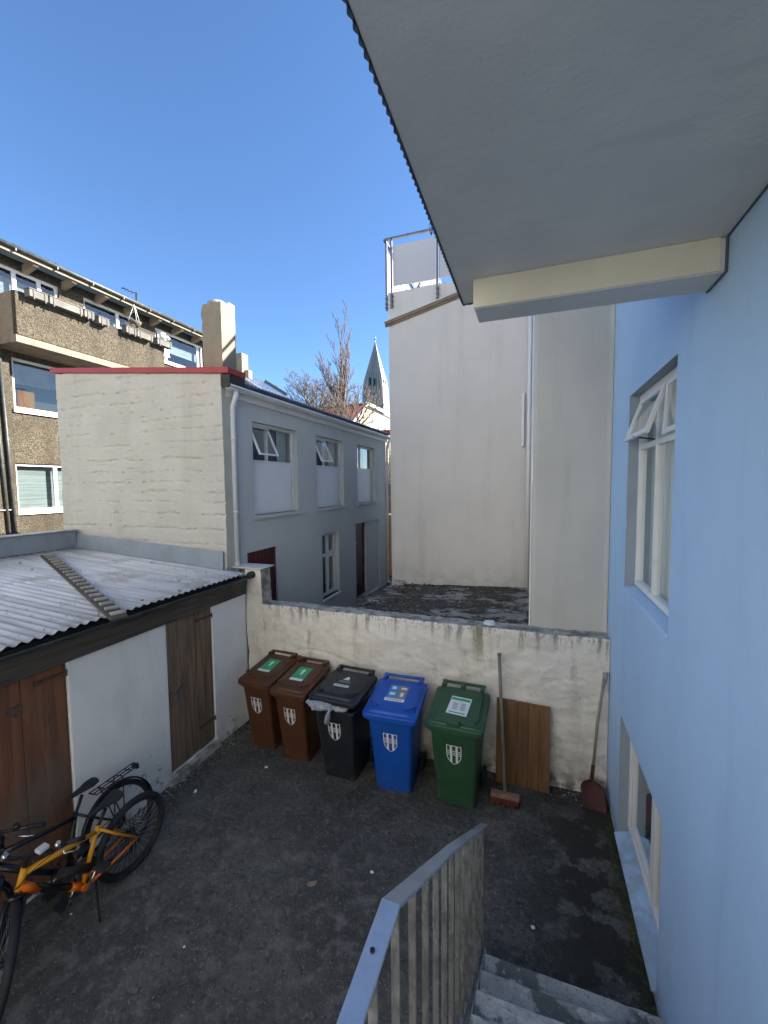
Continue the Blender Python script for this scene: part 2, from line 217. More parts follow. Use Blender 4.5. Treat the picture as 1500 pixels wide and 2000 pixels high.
# ------------------------------------------------------------------ mesh helpers
class MB:
    def __init__(s): s.v = []; s.f = []; s.mi = []; s.sm = []
    def face(s, idx, mi=0, sm=False): s.f.append(tuple(idx)); s.mi.append(mi); s.sm.append(sm)
    def add(s, verts): b = len(s.v); s.v.extend([Vector(p) for p in verts]); return b
    def quad(s, a, b, c, d, mi=0): k = s.add([a, b, c, d]); s.face((k, k+1, k+2, k+3), mi)
    def poly(s, pts, mi=0): k = s.add(pts); s.face(range(k, k+len(pts)), mi)
    def hexa(s, p, mi=0):
        k = s.add(p)
        for q in ((0, 3, 2, 1), (4, 5, 6, 7), (0, 1, 5, 4), (1, 2, 6, 5), (2, 3, 7, 6), (3, 0, 4, 7)): s.face([k+i for i in q], mi)
    def box(s, x0, x1, y0, y1, z0, z1, mi=0):
        s.hexa([(x0, y0, z0), (x1, y0, z0), (x1, y1, z0), (x0, y1, z0), (x0, y0, z1), (x1, y0, z1), (x1, y1, z1), (x0, y1, z1)], mi)
    def fbox(s, F, u0, u1, v0, v1, w0, w1, mi=0):
        s.hexa([F(u0, v0, w0), F(u1, v0, w0), F(u1, v1, w0), F(u0, v1, w0), F(u0, v0, w1), F(u1, v0, w1), F(u1, v1, w1), F(u0, v1, w1)], mi)
    def bar(s, a, b, w, h, up=(0, 0, 1), mi=0):
        a = Vector(a); b = Vector(b); d = (b-a).normalized(); u = Vector(up); sd_ = d.cross(u).normalized(); u = sd_.cross(d).normalized()
        q = [sd_*(-w/2)-u*(h/2), sd_*(w/2)-u*(h/2), sd_*(w/2)+u*(h/2), -sd_*(w/2)+u*(h/2)]
        s.hexa([a+x for x in q]+[b+x for x in q], mi)
    def loft(s, loops, mi=0, cap=True, sm=False, closed=False):
        n = len(loops[0]); ks = [s.add(l) for l in loops]; m_ = len(loops)
        for i in range(m_ if closed else m_-1):
            a = ks[i]; b = ks[(i+1) % m_]
            for j in range(n): s.face((a+j, a+(j+1) % n, b+(j+1) % n, b+j), mi, sm)
        if cap and not closed:
            s.face([ks[0]+j for j in range(n)][::-1], mi); s.face([ks[-1]+j for j in range(n)], mi)
    def tube(s, pts, r, n=8, mi=0, cap=True, closed=False):
        pts = [Vector(p) for p in pts]; loops = []; prev = None; N_ = len(pts)
        for i, p in enumerate(pts):
            if closed: d = (pts[(i+1) % N_]-pts[i-1]).normalized()
            else: d = (pts[min(i+1, N_-1)]-pts[max(i-1, 0)]).normalized()
            if prev is None: a = d.orthogonal().normalized()
            else:
                a = prev-d*prev.dot(d); a = a.normalized() if a.length > 1e-6 else d.orthogonal().normalized()
            prev = a; b = d.cross(a); rr = r[i] if isinstance(r, (list, tuple)) else r
            loops.append([p+(a*math.cos(t)+b*math.sin(t))*rr for t in [2*math.pi*k/n for k in range(n)]])
        s.loft(loops, mi, cap, True, closed)
    def cyl(s, a, b, r, n=12, mi=0): s.tube([a, b], r, n, mi)
    def build(s, name, mats, parent=None, bevel=0.0, seg=1, recalc=True, sub=0):
        me = bpy.data.meshes.new(name)
        off = Vector(parent['_o']) if parent is not None and '_o' in parent else Vector((0, 0, 0))
        me.from_pydata([tuple(v-off) for v in s.v], [], s.f)
        me.polygons.foreach_set('material_index', s.mi); me.polygons.foreach_set('use_smooth', s.sm)
        for k in (mats if isinstance(mats, (list, tuple)) else [mats]): me.materials.append(MT[k] if isinstance(k, str) else k)
        if recalc:
            bm = bmesh.new(); bm.from_mesh(me); bmesh.ops.recalc_face_normals(bm, faces=bm.faces); bm.to_mesh(me); bm.free()
        o = bpy.data.objects.new(name, me); COL.objects.link(o)
        if bevel:
            b = o.modifiers.new('bevel', 'BEVEL'); b.width = bevel; b.segments = seg; b.limit_method = 'ANGLE'; b.angle_limit = R(40)
        if sub:
            b = o.modifiers.new('sub', 'SUBSURF'); b.levels = sub; b.render_levels = sub
        if parent is not None:
            o.parent = parent
            if '_o' in parent: o['_o'] = tuple(parent['_o'])
        return o

def thing(name, label, cat, loc=(0, 0, 0), group=None, world=True, rz=0.0, rot=None):
    """Empty at the thing's base; world=True: its parts are written in world coordinates"""
    o = bpy.data.objects.new(name, None); COL.objects.link(o); o.location = loc; o.empty_display_size = .1
    o.rotation_euler = rot if rot else (0, 0, rz)
    o['label'] = label; o['category'] = cat
    if group: o['group'] = group
    if world: o['_o'] = tuple(loc)
    return o
def tag(o, label, cat, group=None):
    o['label'] = label; o['category'] = cat
    if group: o['group'] = group
    return o
def structure(o): o['kind'] = 'structure'; return o
def stuff(o): o['kind'] = 'stuff'; return o

FX = lambda c: (lambda u, v, w: Vector((c-w, u, v)))      # wall facing +x, u = y
FXN = lambda c: (lambda u, v, w: Vector((c+w, u, v)))     # wall facing -x, u = y
FY = lambda c: (lambda u, v, w: Vector((u, c+w, v)))      # wall facing -y, u = x

def wall_holes(F, u0, u1, v0, v1, t, holes, jamb_mi=0):
    us = sorted({u0, u1, *[h[0] for h in holes], *[h[1] for h in holes]}); vs = sorted({v0, v1, *[h[2] for h in holes], *[h[3] for h in holes]})
    us = [u for u in us if u0 <= u <= u1]; vs = [v for v in vs if v0 <= v <= v1]
    mb = MB(); idx = {}
    def V(i, j, k):
        if (i, j, k) not in idx: idx[(i, j, k)] = mb.add([F(us[i], vs[j], (0, t)[k])])
        return idx[(i, j, k)]
    def solid(i, j):
        if i < 0 or j < 0 or i >= len(us)-1 or j >= len(vs)-1: return False
        cu = (us[i]+us[i+1])/2; cv = (vs[j]+vs[j+1])/2
        return not any(h[0] < cu < h[1] and h[2] < cv < h[3] for h in holes)
    inb = lambda i, j: 0 <= i < len(us)-1 and 0 <= j < len(vs)-1
    for i in range(len(us)-1):
        for j in range(len(vs)-1):
            if not solid(i, j): continue
            for k in (0, 1): mb.face((V(i, j, k), V(i+1, j, k), V(i+1, j+1, k), V(i, j+1, k)))
            for (di, dj, a, b) in ((-1, 0, (i, j), (i, j+1)), (1, 0, (i+1, j), (i+1, j+1)), (0, -1, (i, j), (i+1, j)), (0, 1, (i, j+1), (i+1, j+1))):
                if not solid(i+di, j+dj):
                    mb.face((V(*a, 0), V(*b, 0), V(*b, 1), V(*a, 1)), jamb_mi if inb(i+di, j+dj) else 0)
    return mb

def frame_mb(F, u0, u1, v0, v1, w0, w1, fw, vbars=(), hbars=(), bw=None):
    mb = MB(); bw = bw or fw
    mb.fbox(F, u0, u0+fw, v0, v1, w0, w1); mb.fbox(F, u1-fw, u1, v0, v1, w0, w1)
    mb.fbox(F, u0+fw, u1-fw, v0, v0+fw, w0, w1); mb.fbox(F, u0+fw, u1-fw, v1-fw, v1, w0, w1)
    for u in vbars: mb.fbox(F, u-bw/2, u+bw/2, v0+fw, v1-fw, w0+.003, w1)
    for v, ua, ub in hbars: mb.fbox(F, ua, ub, v-bw/2, v+bw/2, w0+.006, w1)
    return mb
def pane(F, u0, u1, v0, v1, w, parent, m_='glass', name='pane'):
    mb = MB(); mb.fbox(F, u0, u1, v0, v1, w, w+.005); return mb.build(name, m_, parent)

def rough_panel(F, u0, u1, v0, v1, step, t, disp, topf=None, leftf=None, topmi=0):
    nu = max(2, int((u1-u0)/step)); nv = max(2, int((v1-v0)/step)); mb = MB(); g = []
    for i in range(nu+1):
        row = []
        for j in range(nv+1):
            u = u0+(u1-u0)*i/nu; f = j/nv; vt = v1+(topf(u) if topf else 0); v = v0+(vt-v0)*f
            row.append(mb.add([F(u, v, disp(u, v))]))
        g.append(row)
    for i in range(nu):
        for j in range(nv): mb.face((g[i][j], g[i+1][j], g[i+1][j+1], g[i][j+1]), 0, True)
    back = {}
    def B(i, j):
        if (i, j) not in back:
            u = u0+(u1-u0)*i/nu; vt = v1+(topf(u) if topf else 0); back[(i, j)] = mb.add([F(u, v0+(vt-v0)*j/nv, t)])
        return back[(i, j)]
    for i in range(nu):
        mb.face((g[i][nv], g[i+1][nv], B(i+1, nv), B(i, nv)), topmi); mb.face((g[i][0], g[i+1][0], B(i+1, 0), B(i, 0)))
    for j in range(nv):
        mb.face((g[0][j], g[0][j+1], B(0, j+1), B(0, j))); mb.face((g[nu][j], g[nu][j+1], B(nu, j+1), B(nu, j)))
    mb.face([B(0, 0), B(nu, 0)]+[B(i, nv) for i in range(nu, -1, -1)])
    return mb
def fbm(x, y, z=0.0, o=4): return noise.fractal(Vector((x, y, z)), 1.0, 2.0, o)

def corrugated(P0, du, dv, nu_len, pitch, amp, nrm, t=.0015, per=8):
    """sheet from P0; waves run along dv; du length nu_len across the waves"""
    P0 = Vector(P0); du = Vector(du).normalized(); dv = Vector(dv); nrm = Vector(nrm).normalized(); n = int(nu_len/pitch*per)
    mb = MB(); top = []; bot = []
    for i in range(n+1):
        s_ = i/per*pitch; h = math.sin(2*math.pi*i/per)*amp
        a = P0+du*s_+nrm*h
        top.append(mb.add([a, a+dv])); bot.append(mb.add([a-nrm*t, a+dv-nrm*t]))
    for i in range(n):
        mb.face((top[i], top[i+1], top[i+1]+1, top[i]+1), 0, True); mb.face((bot[i], bot[i]+1, bot[i+1]+1, bot[i+1]), 0, True)
        mb.face((top[i], bot[i], bot[i+1], top[i+1])); mb.face((top[i]+1, top[i+1]+1, bot[i+1]+1, bot[i]+1))
    return mb

# ------------------------------------------------------------------ ground
mb = MB(); mb.quad((-900, -300, -.08), (900, -300, -.08), (900, 1200, -.08), (-900, 1200, -.08)); structure(mb.build('ground', 'path'))
def gz(x, y): return .010*fbm(x*.8, y*.8, 3.1, 3)+.0035*fbm(x*7, y*7, 1.7, 3)+.0015*fbm(x*30, y*30, .3, 2)
mb = MB(); x0, x1, y0, y1, st = -4.15, 1.0, -1.6, 5.2, .035; nx = int((x1-x0)/st); ny = int((y1-y0)/st)
for i in range(nx+1):
    for j in range(ny+1):
        x = x0+(x1-x0)*i/nx; y = y0+(y1-y0)*j/ny; mb.v.append(Vector((x, y, gz(x, y))))
for i in range(nx):
    for j in range(ny):
        a = i*(ny+1)+j; mb.face((a, a+ny+1, a+ny+2, a+1), 0, True)
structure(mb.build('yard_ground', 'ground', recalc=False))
mb = MB(); mb.box(-4.25, -2.2, 5.4, 15, -.07, .50); structure(mb.build('side_path', 'path'))

# ------------------------------------------------------------------ blue house with overhang
BH = thing('blue_house', 'light blue rendered house wall beside the yard with a grey overhang above', 'house', (.85, 0, 0))
UW = (3.13, 4.50, 2.60, 4.41); LW = (3.10, 4.49, .10, 1.32)
F = FXN(.85)
mb = wall_holes(F, -2.4, 5.356, -.05, 8.2, .34, [UW, LW], 1); mb.build('wall', ['blue', 'jamb'], BH)
mb = MB(); mb.box(1.192, 4.2, -2.4, 5.30, -.05, -.02); mb.box(1.195, 4.2, 5.1, 5.30, 0, 8.2); mb.box(1.195, 4.2, -2.4, -2.2, 0, 8.2); mb.box(4.0, 4.2, -2.2, 5.1, 0, 8.2); mb.box(.9, 4.2, -2.4, 5.3, 8.203, 8.3)
mb.build('outer_shell', 'blue', BH)
mb = MB(); mb.box(1.8, 1.83, -2.2, 5.1, 0, 8.1); mb.build('room_partition', 'dark', BH)
def sill_mb(F, h, dep, out, rise):
    mb = MB(); u0, u1, v0 = h[0], h[1], h[2]
    mb.hexa([F(u0, v0-.02, -out), F(u1, v0-.02, -out), F(u1, v0-.02, dep), F(u0, v0-.02, dep), F(u0, v0+.002, -out), F(u1, v0+.002, -out), F(u1, v0+rise, dep), F(u0, v0+rise, dep)])
    return mb
# upper window: two lights under one top-hung light standing open
u0, u1, v0, v1 = UW; v0 += .03; dep = .085
w = frame_mb(F, u0, u1, v0, v1, dep, dep+.06, .05, vbars=((u0+u1)/2+.1,), hbars=((v0+1.30, u0+.05, u1-.05),)).build('window', 'white_paint', BH, bevel=.004)
um = (u0+u1)/2+.1; vt = v0+1.30
pane(F, u0+.05, um-.025, v0+.05, vt-.025, dep+.03, w); pane(F, um+.025, u1-.05, v0+.05, vt-.025, dep+.03, w)
pane(F, um+.025, u1-.05, vt+.025, v1-.05, dep+.03, w)
def sash(F, u0, u1, v0, v1, w0, ang, parent, fw=.045, t=.035, m_='white_paint', gl='glass'):
    """top-hung sash swung out by ang about its top edge"""
    c, s_ = math.cos(ang), math.sin(ang)
    G = lambda u, v, w_: F(u, v1-(v1-v)*c-(w_-w0)*0, w0-(v1-v)*s_+(w_-w0))
    o = frame_mb(G, u0, u1, v0, v1, w0, w0+t, fw).build('sash', m_, parent, bevel=.003)
    mb = MB(); mb.fbox(G, u0+fw, u1-fw, v0+fw, v1-fw, w0+.012, w0+.017); mb.build('pane', gl, parent)
    return o
sash(F, u0+.55, u1-.06, vt+.03, v1-.055, dep-.01, R(19), w, .05)
sash(F, u0+.06, u0+.52, vt+.03, v1-.055, dep-.01, R(3), w, .04)
mb = MB(); mb.bar(F(u0+.9, vt+.06, dep-.14), F(u0+.9, vt+.03, dep+.02), .012, .012); mb.build('stay', 'dark_metal', w)
sill_mb(F, UW, .34, .015, .05).build('sill', 'blue', w, bevel=.004)
mb = MB(); n = 60
for i in range(n):
    a = u0+(u1-u0)*i/n; b = u0+(u1-u0)*(i+1)/n; wa = .21+.02*math.sin(i*.9); wb = .21+.02*math.sin((i+1)*.9)
    mb.quad(F(a, v0, wa), F(b, v0, wb), F(b, v1, wb), F(a, v1, wa))
mb.build('curtain', 'curtain', w)
# lower window
u0, u1, v0, v1 = LW; v0 += .10
w = frame_mb(F, u0, u1, v0, v1, dep, dep+.06, .055, vbars=(u0+.52,)).build('window', 'white_paint', BH, bevel=.004)
frame_mb(F, u0+.60, u1-.06, v0+.055, v1-.055, dep+.015, dep+.05, .05).build('sash', 'white_paint', w, bevel=.003)
pane(F, u0+.65, u1-.11, v0+.1, v1-.1, dep+.035, w, 'glass_dark'); pane(F, u0+.055, u0+.49, v0+.055, v1-.055, dep+.03, w, 'glass_dark')
sill_mb(F, LW, .34, .03, .12).build('sill', 'blue', w, bevel=.006)
mb = MB(); mb.fbox(F, u0, u1, v0-.05, v1, .30, .31); mb.build('curtain', 'curtain_grey', w)
# overhang
SZ = 4.75
mb = MB(); mb.box(-.43, .845, -2.4, 2.74, SZ, SZ+.12); mb.build('overhang_soffit', 'soffit', BH, bevel=.004)
mb = MB(); mb.box(-.42, .845, -2.39, 2.73, SZ+.125, 8.2); mb.build('overhang_walls', 'blue', BH)
corrugated((-.437, -2.4, SZ-.006), (0, 1, 0), (0, 0, 3.4), 5.15, .036, .0035, (-1, 0, 0)).build('cladding_sheet', 'clad', BH)
corrugated((-.437, 2.75, SZ-.006), (1, 0, 0), (0, 0, 3.4), 1.29, .036, .0035, (0, 1, 0)).build('cladding_sheet', 'clad', BH)
mb = MB(); bx0, bx1, by0, by1, bz0, bz1 = -.325, .846, 2.44, 2.665, 4.59, SZ-.002
mb.box(bx0, bx1, by0+.004, by1, bz0, bz1); bmo = mb.build('beam', 'soffit', BH, bevel=.006)
mb = MB(); mb.box(bx0-.003, bx1-.03, by0-.004, by0+.003, bz0+.004, bz1); mb.build('beam_face', 'beam_warm_lit', BH)
mb = MB(); mb.box(.838, .848, by0-.006, by1+.006, bz0-.006, bz1); mb.box(.841, .848, -2.3, by0-.006, SZ-.007, SZ-.001); mb.build('sealant_joint', 'clad', BH)

# unseen sunlit house added behind viewpoint: reflected in the panes, lights the shaded walls
NH = thing('unseen_bounce_house', 'unseen pale house added behind the viewpoint to bounce sunlight into the yard', 'house', (-6, -7, 0))
FN_ = lambda u, v, w: Vector((u, -6.0-w, v))
hs = [(x, x+1.2, z, z+1.4) for x in (-15, -12, -9, -6, -3, 0, 3) for z in (1.2, 4.2, 7.2, 10.2)]
wall_holes(FN_, -17, 6, -.05, 13, .25, hs).build('wall', 'pale_house', NH)
mb = MB(); mb.box(-17, 6, -12, -6.7, -.05, 13.1); mb.build('inner_block', 'dark', NH)
for h_ in hs:
    w = frame_mb(FN_, *h_, .08, .14, .06, vbars=((h_[0]+h_[1])/2,)).build('window', 'white_paint', NH); pane(FN_, h_[0]+.06, h_[1]-.06, h_[2]+.06, h_[3]-.06, .12, w, 'glass_dark')

# ------------------------------------------------------------------ yard wall
YW = thing('yard_wall', 'low rough cream rendered wall behind the row of bins', 'wall', (-1.6, 5.12, 0))
def yd(u, v):
    r = .024*fbm(u*1.3, v*1.6, 5, 3)+.016*fbm(u*4, v*6, 2, 4)+.006*fbm(u*18, v*20, 8, 3)
    c = -2.55+.18*(u+2.9)                                     # crack running off the broken patch
    line = 1.14+.10*math.sin((u+3.4)*3.0)+.03*fbm(u*6, 0, 4)
    if -3.5 < u < -2.3 and abs(v-line) < .012: r += .016
    if v < .12: r -= .012*(1-v/.12)
    return r
def ytop(u): return (.52 if u < -3.79 else 0)+.012*fbm(u*2, 0, 9, 3)+.010*fbm(u*11, 0, 3, 3)
rough_panel(FY(5.12), -4.07, .845, -.05, 1.84, .022, .235, yd, ytop, topmi=1).build('wall_body', ['yardwall', 'walltop'], YW, recalc=False)
mb = MB(); mb.box(-4.40, -3.74, 5.06, 5.39, 2.372, 2.388); mb.build('pier_cap', 'roofsheet', YW, bevel=.004)
mb = MB(); N_ = 18; pts = [(-3.17+.13*math.cos(t)*(1+.25*fbm(math.cos(t)*2, math.sin(t)*2)), 1.07+.07*math.sin(t)*(1+.4*fbm(math.cos(t)*3, math.sin(t)*2, 2))) for t in [2*math.pi*k/N_ for k in range(N_)]]
mb.loft([[FY(5.12)(u, v, -.016) for u, v in pts], [FY(5.12)(u, v, .03) for u, v in pts]]); mb.build('broken_render_patch', 'expo', YW)
# grime along the top edge, green run below the drip, damp along the foot: deposits with a thickness of their own
def deposit(name, F, u0, u1, v0, v1, m_, seed, parent, dens, cell=.02, shape=None, w=-.0225):
    mb = MB(); rnd = random.Random(seed); nu = int((u1-u0)/cell); nv = int((v1-v0)/cell)
    for i in range(nu):
        for j in range(nv):
            u = u0+(i+.5)*cell; v = v0+(j+.5)*cell
            p = dens(u, v)
            if rnd.random() < p:
                r = cell*rnd.uniform(.35, .8); a = rnd.uniform(0, 6); d = yd(u, v)-.003
                mb.poly([F(u+r*math.cos(a+q*1.05)*rnd.uniform(.6, 1.2), v+r*math.sin(a+q*1.05)*rnd.uniform(.6, 1.4), d) for q in range(6)])
    return mb.build(name, m_, parent)
deposit('algae_streak', FY(5.12), -.72, -.40, 1.30, 1.83, 'moss', 4, YW, lambda u, v: .30*max(0, 1-abs(u+.57)/.11)*max(0, (v-1.3)/.55)**1.5*(.5+fbm(u*20, v*2)), .006)

# mossy flat roof beyond the wall
SLB = thing('flat_roof_slab', 'mossy concrete flat roof between the cream wall and the tall beige house', 'roof slab', (-1.3, 6.6, 0))
mb = MB(); n1, n2 = 60, 60; g = []
for i in range(n1+1):
    row = []
    for j in range(n2+1):
        f = i/n1; k = j/n2; xl = -2.62-.08*k; x = xl+(-.005-xl)*f; y = 5.358+(7.995-5.358)*k
        z = 1.775+k*((1.57-1.775)*(1-f)+(1.69-1.775)*f)+.012*fbm(x*3, y*3, 1)+.006*fbm(x*14, y*14, 2)
        if k == 0: z = min(z, 1.79)
        row.append(mb.add([(x, y, z)]))
    g.append(row)
for i in range(n1):
    for j in range(n2): mb.face((g[i][j], g[i+1][j], g[i+1][j+1], g[i][j+1]), 0, True)
bl = {}
for (i, j) in [(i, 0) for i in range(n1+1)]+[(n1, j) for j in range(n2+1)]+[(i, n2) for i in range(n1+1)]+[(0, j) for j in range(n2+1)]:
    if (i, j) not in bl: p = mb.v[g[i][j]]; bl[(i, j)] = mb.add([(p.x, p.y, .5)])
for i in range(n1):
    for j in (0, n2): mb.face((g[i][j], g[i+1][j], bl[(i+1, j)], bl[(i, j)]))
for j in range(n2):
    for i in (0, n1): mb.face((g[i][j], g[i][j+1], bl[(i, j+1)], bl[(i, j)]))
mb.build('slab', 'slab', SLB)
mb = MB(); mb.box(-2.66, -2.40, 7.80, 7.99, 1.56, 1.66); mb.build('corner_block', 'walltop', SLB, bevel=.02, seg=2)
rnd = random.Random(5)
mb = MB()
for k in range(260):
    x = rnd.uniform(-2.5, -.1); y = rnd.uniform(5.5, 7.9)
    if fbm(x*1.6, y*2.6, 4) < .05: continue
    r = rnd.uniform(.008, .026); z = 1.775+(y-5.36)/2.64*(-.14)-.01
    mb.loft([[(x+r*math.cos(t), y+r*.7*math.sin(t), z) for t in [k2*1.047 for k2 in range(6)]], [(x+r*.6*math.cos(t), y+r*.4*math.sin(t), z+r*.55+.012) for t in [k2*1.047 for k2 in range(6)]]], sm=True)
stuff(tag(mb.build('moss_clumps', 'dirtdark'), 'dark moss tufts growing on the flat roof', 'moss'))
def scrap(name, label, cat, x, y, z, r, m_, seed, group=None, fl=.35):
    rn = random.Random(seed); o = thing(name, label, cat, (x, y, z), group, world=False)
    mb = MB(); top = []; n = 7
    l0 = [(r*math.cos(t)*rn.uniform(.6, 1.1), r*math.sin(t)*rn.uniform(.5, 1), 0) for t in [q*6.283/n for q in range(n)]]
    l1 = [(a*.7, b*.7, r*fl*rn.uniform(.5, 1.2)) for a, b, _ in l0]
    mb.loft([l0, l1])
    ob = mb.build(name, m_); bpy.data.objects.remove(o); ob.location = (x, y, z); tag(ob, label, cat, group); return ob
scrap('plastic_scrap', 'torn pale plastic scrap lying on the grey wall top above the green run', 'litter', -.47, 5.23, 1.85, .10, 'snow', 4)

# ------------------------------------------------------------------ beige house
BG = thing('beige_house', 'tall windowless beige house with a railed roof terrace behind the cream wall', 'house', (-1, 8, 0))
mb = MB(); F = FY(8.0)
mb.hexa([(-2.70, 8, .4), (-.004, 8, .4), (-.004, 14, .4), (-2.70, 14, .4), (-2.74, 8, 7.40), (-.004, 8, 7.40), (-.004, 14, 7.40), (-2.74, 14, 7.40)])
mb.build('wall', 'beige', BG)
rough_panel(FY(5.358), 0, .846, .4, 8.1, .06, .3, lambda u, v: .012*fbm(u*2, v*1.2, 7, 3)+.003*fbm(u*12, v*9, 2, 3)).build('annex_wall', 'beige2', BG, recalc=False)
mb = MB(); mb.box(0.002, 5.5, 5.67, 14, .4, 8.10); mb.build('annex_body', 'beige2', BG)
mb = MB(); mb.box(-.022, -.004, 5.36, 8.0, .6, 7.3); mb.build('side_face', 'white_paint', BG)
mb = MB(); mb.tube([(-.075, 7.93, 7.3), (-.075, 7.93, 1.7)], .035, 10); mb.build('downpipe', 'white_plastic', BG)
mb = MB(); mb.box(-.20, -.155, 7.94, 7.99, 4.28, 5.23); mb.build('cable_duct', 'white_plastic', BG, bevel=.004)
mb = MB(); mb.bar((-2.80, 7.965, 6.79), (-.1, 7.965, 7.44), .06, .055); mb.bar((-2.80, 7.975, 6.745), (-.1, 7.975, 7.395), .03, .035); mb.build('verge_trim', 'concrete_brown', BG, bevel=.004)
mb = MB(); mb.bar((-2.80, 7.95, 6.82), (-.1, 7.95, 7.47), .07, .02); mb.build('verge_flashing', 'beige', BG)
RL = BG
top = 8.40
mb = MB(); mb.bar((-2.80, 7.97, top), (-.03, 7.97, top), .05, .03); mb.bar((-2.80, 7.97, top), (-2.80, 13.5, top), .05, .03); mb.build('terrace_rail', 'galv_dark', RL)
for (px, py) in [(-2.66, 7.965), (-1.745, 7.965), (-.83, 7.965), (-2.79, 8.05), (-2.79, 9.4), (-2.79, 10.8), (-2.79, 12.2)]:
    mb = MB(); mb.box(px-.018, px+.018, py-.018, py+.018, 7.08, top-.016)
    for q in (7.12, 7.20, 7.30): mb.box(px-.028, px+.028, py-.025, py+.03, q, q+.022)
    mb.build('post', 'galv_dark', RL)
for (a, b) in ((-2.63, -1.775), (-1.715, -.86), (-.80, -.06)):
    mb = MB(); mb.box(a, b, 7.975, 7.980, 7.49, 8.26); mb.build('screen_panel', 'tarp', RL)
for (a, b) in ((8.09, 9.37), (9.43, 10.77)):
    mb = MB(); mb.box(-2.80, -2.795, a, b, 7.49, 8.26); mb.build('screen_panel', 'tarp', RL)
# folded garden chair frame on the terrace, seen in the gap under the screen
gc = thing('folding_chair', 'thin metal folding chair standing on the roof terrace behind the screen', 'chair', (-2.15, 8.6, 7.4))
mb = MB()
for dx in (0, .42):
    mb.tube([(-2.4+dx, 8.4, 7.40), (-2.2+dx, 8.8, 8.0)], .012, 6); mb.tube([(-2.1+dx, 8.4, 7.40), (-2.35+dx, 8.8, 7.85)], .012, 6)
mb.build('legs', 'dark_metal', gc); mb = MB(); mb.box(-2.4, -1.85, 8.62, 8.82, 7.80, 7.82); mb.build('seat', 'tarp', gc)
tw = thing('wind_spinner', 'small pronged fitting standing up above the terrace rail', 'ornament', (-1.86, 7.97, 8.42))
mb = MB()
for dx in (-.035, 0, .035): mb.tube([(-1.86, 7.97, 8.30), (-1.86+dx, 7.97, 8.40), (-1.86+dx*1.2, 7.97, 8.50)], .007, 5)
mb.build('prongs', 'dark_metal', tw)

# ------------------------------------------------------------------ grey house
GX, GY = -4.30, 4.97
GH = thing('grey_house', 'two storey slate grey house with a bare concrete gable and red roof edge', 'house', (-6, 8, 0))
W1 = (5.68, 7.03, 3.12, 4.66); W2 = (7.79, 9.13, 3.12, 4.66); W3 = (9.96, 11.23, 3.14, 4.66); WL = (7.98, 8.80, 1.10, 2.54); DR = (5.46, 6.28, .52, 2.53); DN = (9.80, 11.57, .55, 2.60)
F = FX(GX)
wall_holes(F, GY+.10, 12.18, .40, 5.10, .25, [W1, W2, W3, WL, DR, DN]).build('facade_wall', 'facade', GH)
mb = MB(); mb.box(-7.75, GX-.26, 11.9, 12.18, 0, 5.1); mb.box(-7.8, -7.6, 5.3, 11.9, 0, 5.4); mb.build('rear_walls', 'facade', GH)
mb = MB(); mb.box(-6.0, -5.9, 5.3, 11.9, 0, 5.0); mb.box(-5.9, GX-.26, 5.3, 11.9, 2.75, 2.85); mb.build('room_partition', 'dark', GH)
def gd(u, v):
    r = .004*fbm(u*9, v*9, 3, 4)+.012*fbm(u*1.4, v*1.4, 6, 2)
    h = .185; vv = v+.030*fbm(u*.9, v*.5, row_seed, 3)+.045*math.sin(v*5.3); row = math.floor(vv/h); fr = vv/h-row
    k = fbm(u*2.2, row*3.3, 11, 3)
    d = min(fr, 1-fr)*h
    if d < .014 and k > -.02: r += .036*(1-d/.014)*(.5+min(.8, abs(fbm(u*26, row*9, 2, 3))*2.2))
    r += .006*noise.noise(Vector((row*7.3, math.floor((u+row*.77)/1.7)*3.1, 0)))
    if k > .22 and d < .05: r += .016*max(0, fbm(u*20, v*24, 5, 3))
    return r
row_seed = 1.5
gt = lambda u: (5.60-5.26)*(-(u-GX)/3.5)-.0
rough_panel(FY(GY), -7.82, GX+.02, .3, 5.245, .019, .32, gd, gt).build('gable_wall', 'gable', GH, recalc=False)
mb = MB(); mb.hexa([(-7.90, GY-.035, 5.595), (-4.12, GY-.035, 5.225), (-4.12, GY+.35, 5.225), (-7.90, GY+.35, 5.595), (-7.90, GY-.035, 5.68), (-4.12, GY-.035, 5.31), (-4.12, GY+.35, 5.31), (-7.90, GY+.35, 5.68)])
mb.build('verge_trim', 'red_trim', GH, bevel=.004)
mb = MB(); mb.hexa([(-4.29, GY+.0, 5.05), (-4.13, GY+.0, 5.05), (-4.13, GY+.34, 5.05), (-4.29, GY+.34, 5.05), (-4.29, GY, 5.225), (-4.13, GY, 5.22), (-4.13, GY+.34, 5.22), (-4.29, GY+.34, 5.225)]); mb.build('eave_box', 'dark_metal', GH)
corrugated((-4.10, GY+.36, 5.15), (0, 1, 0), (-3.75, 0, .37), 7.0, .09, .014, (.1, 0, 1)).build('roof_sheet', 'solar', GH)
mb = MB(); mb.box(-4.6, -4.08, 11.95, 12.3, 5.14, 5.27); mb.build('far_verge_trim', 'red_trim', GH, bevel=.004)
mb = MB(); mb.box(-4.296, -4.27, GY+.1, 12.28, 4.93, 5.13); mb.box(-4.27, -4.17, GY+.1, 12.28, 5.02, 5.035); mb.build('fascia', 'white_paint', GH, bevel=.003)
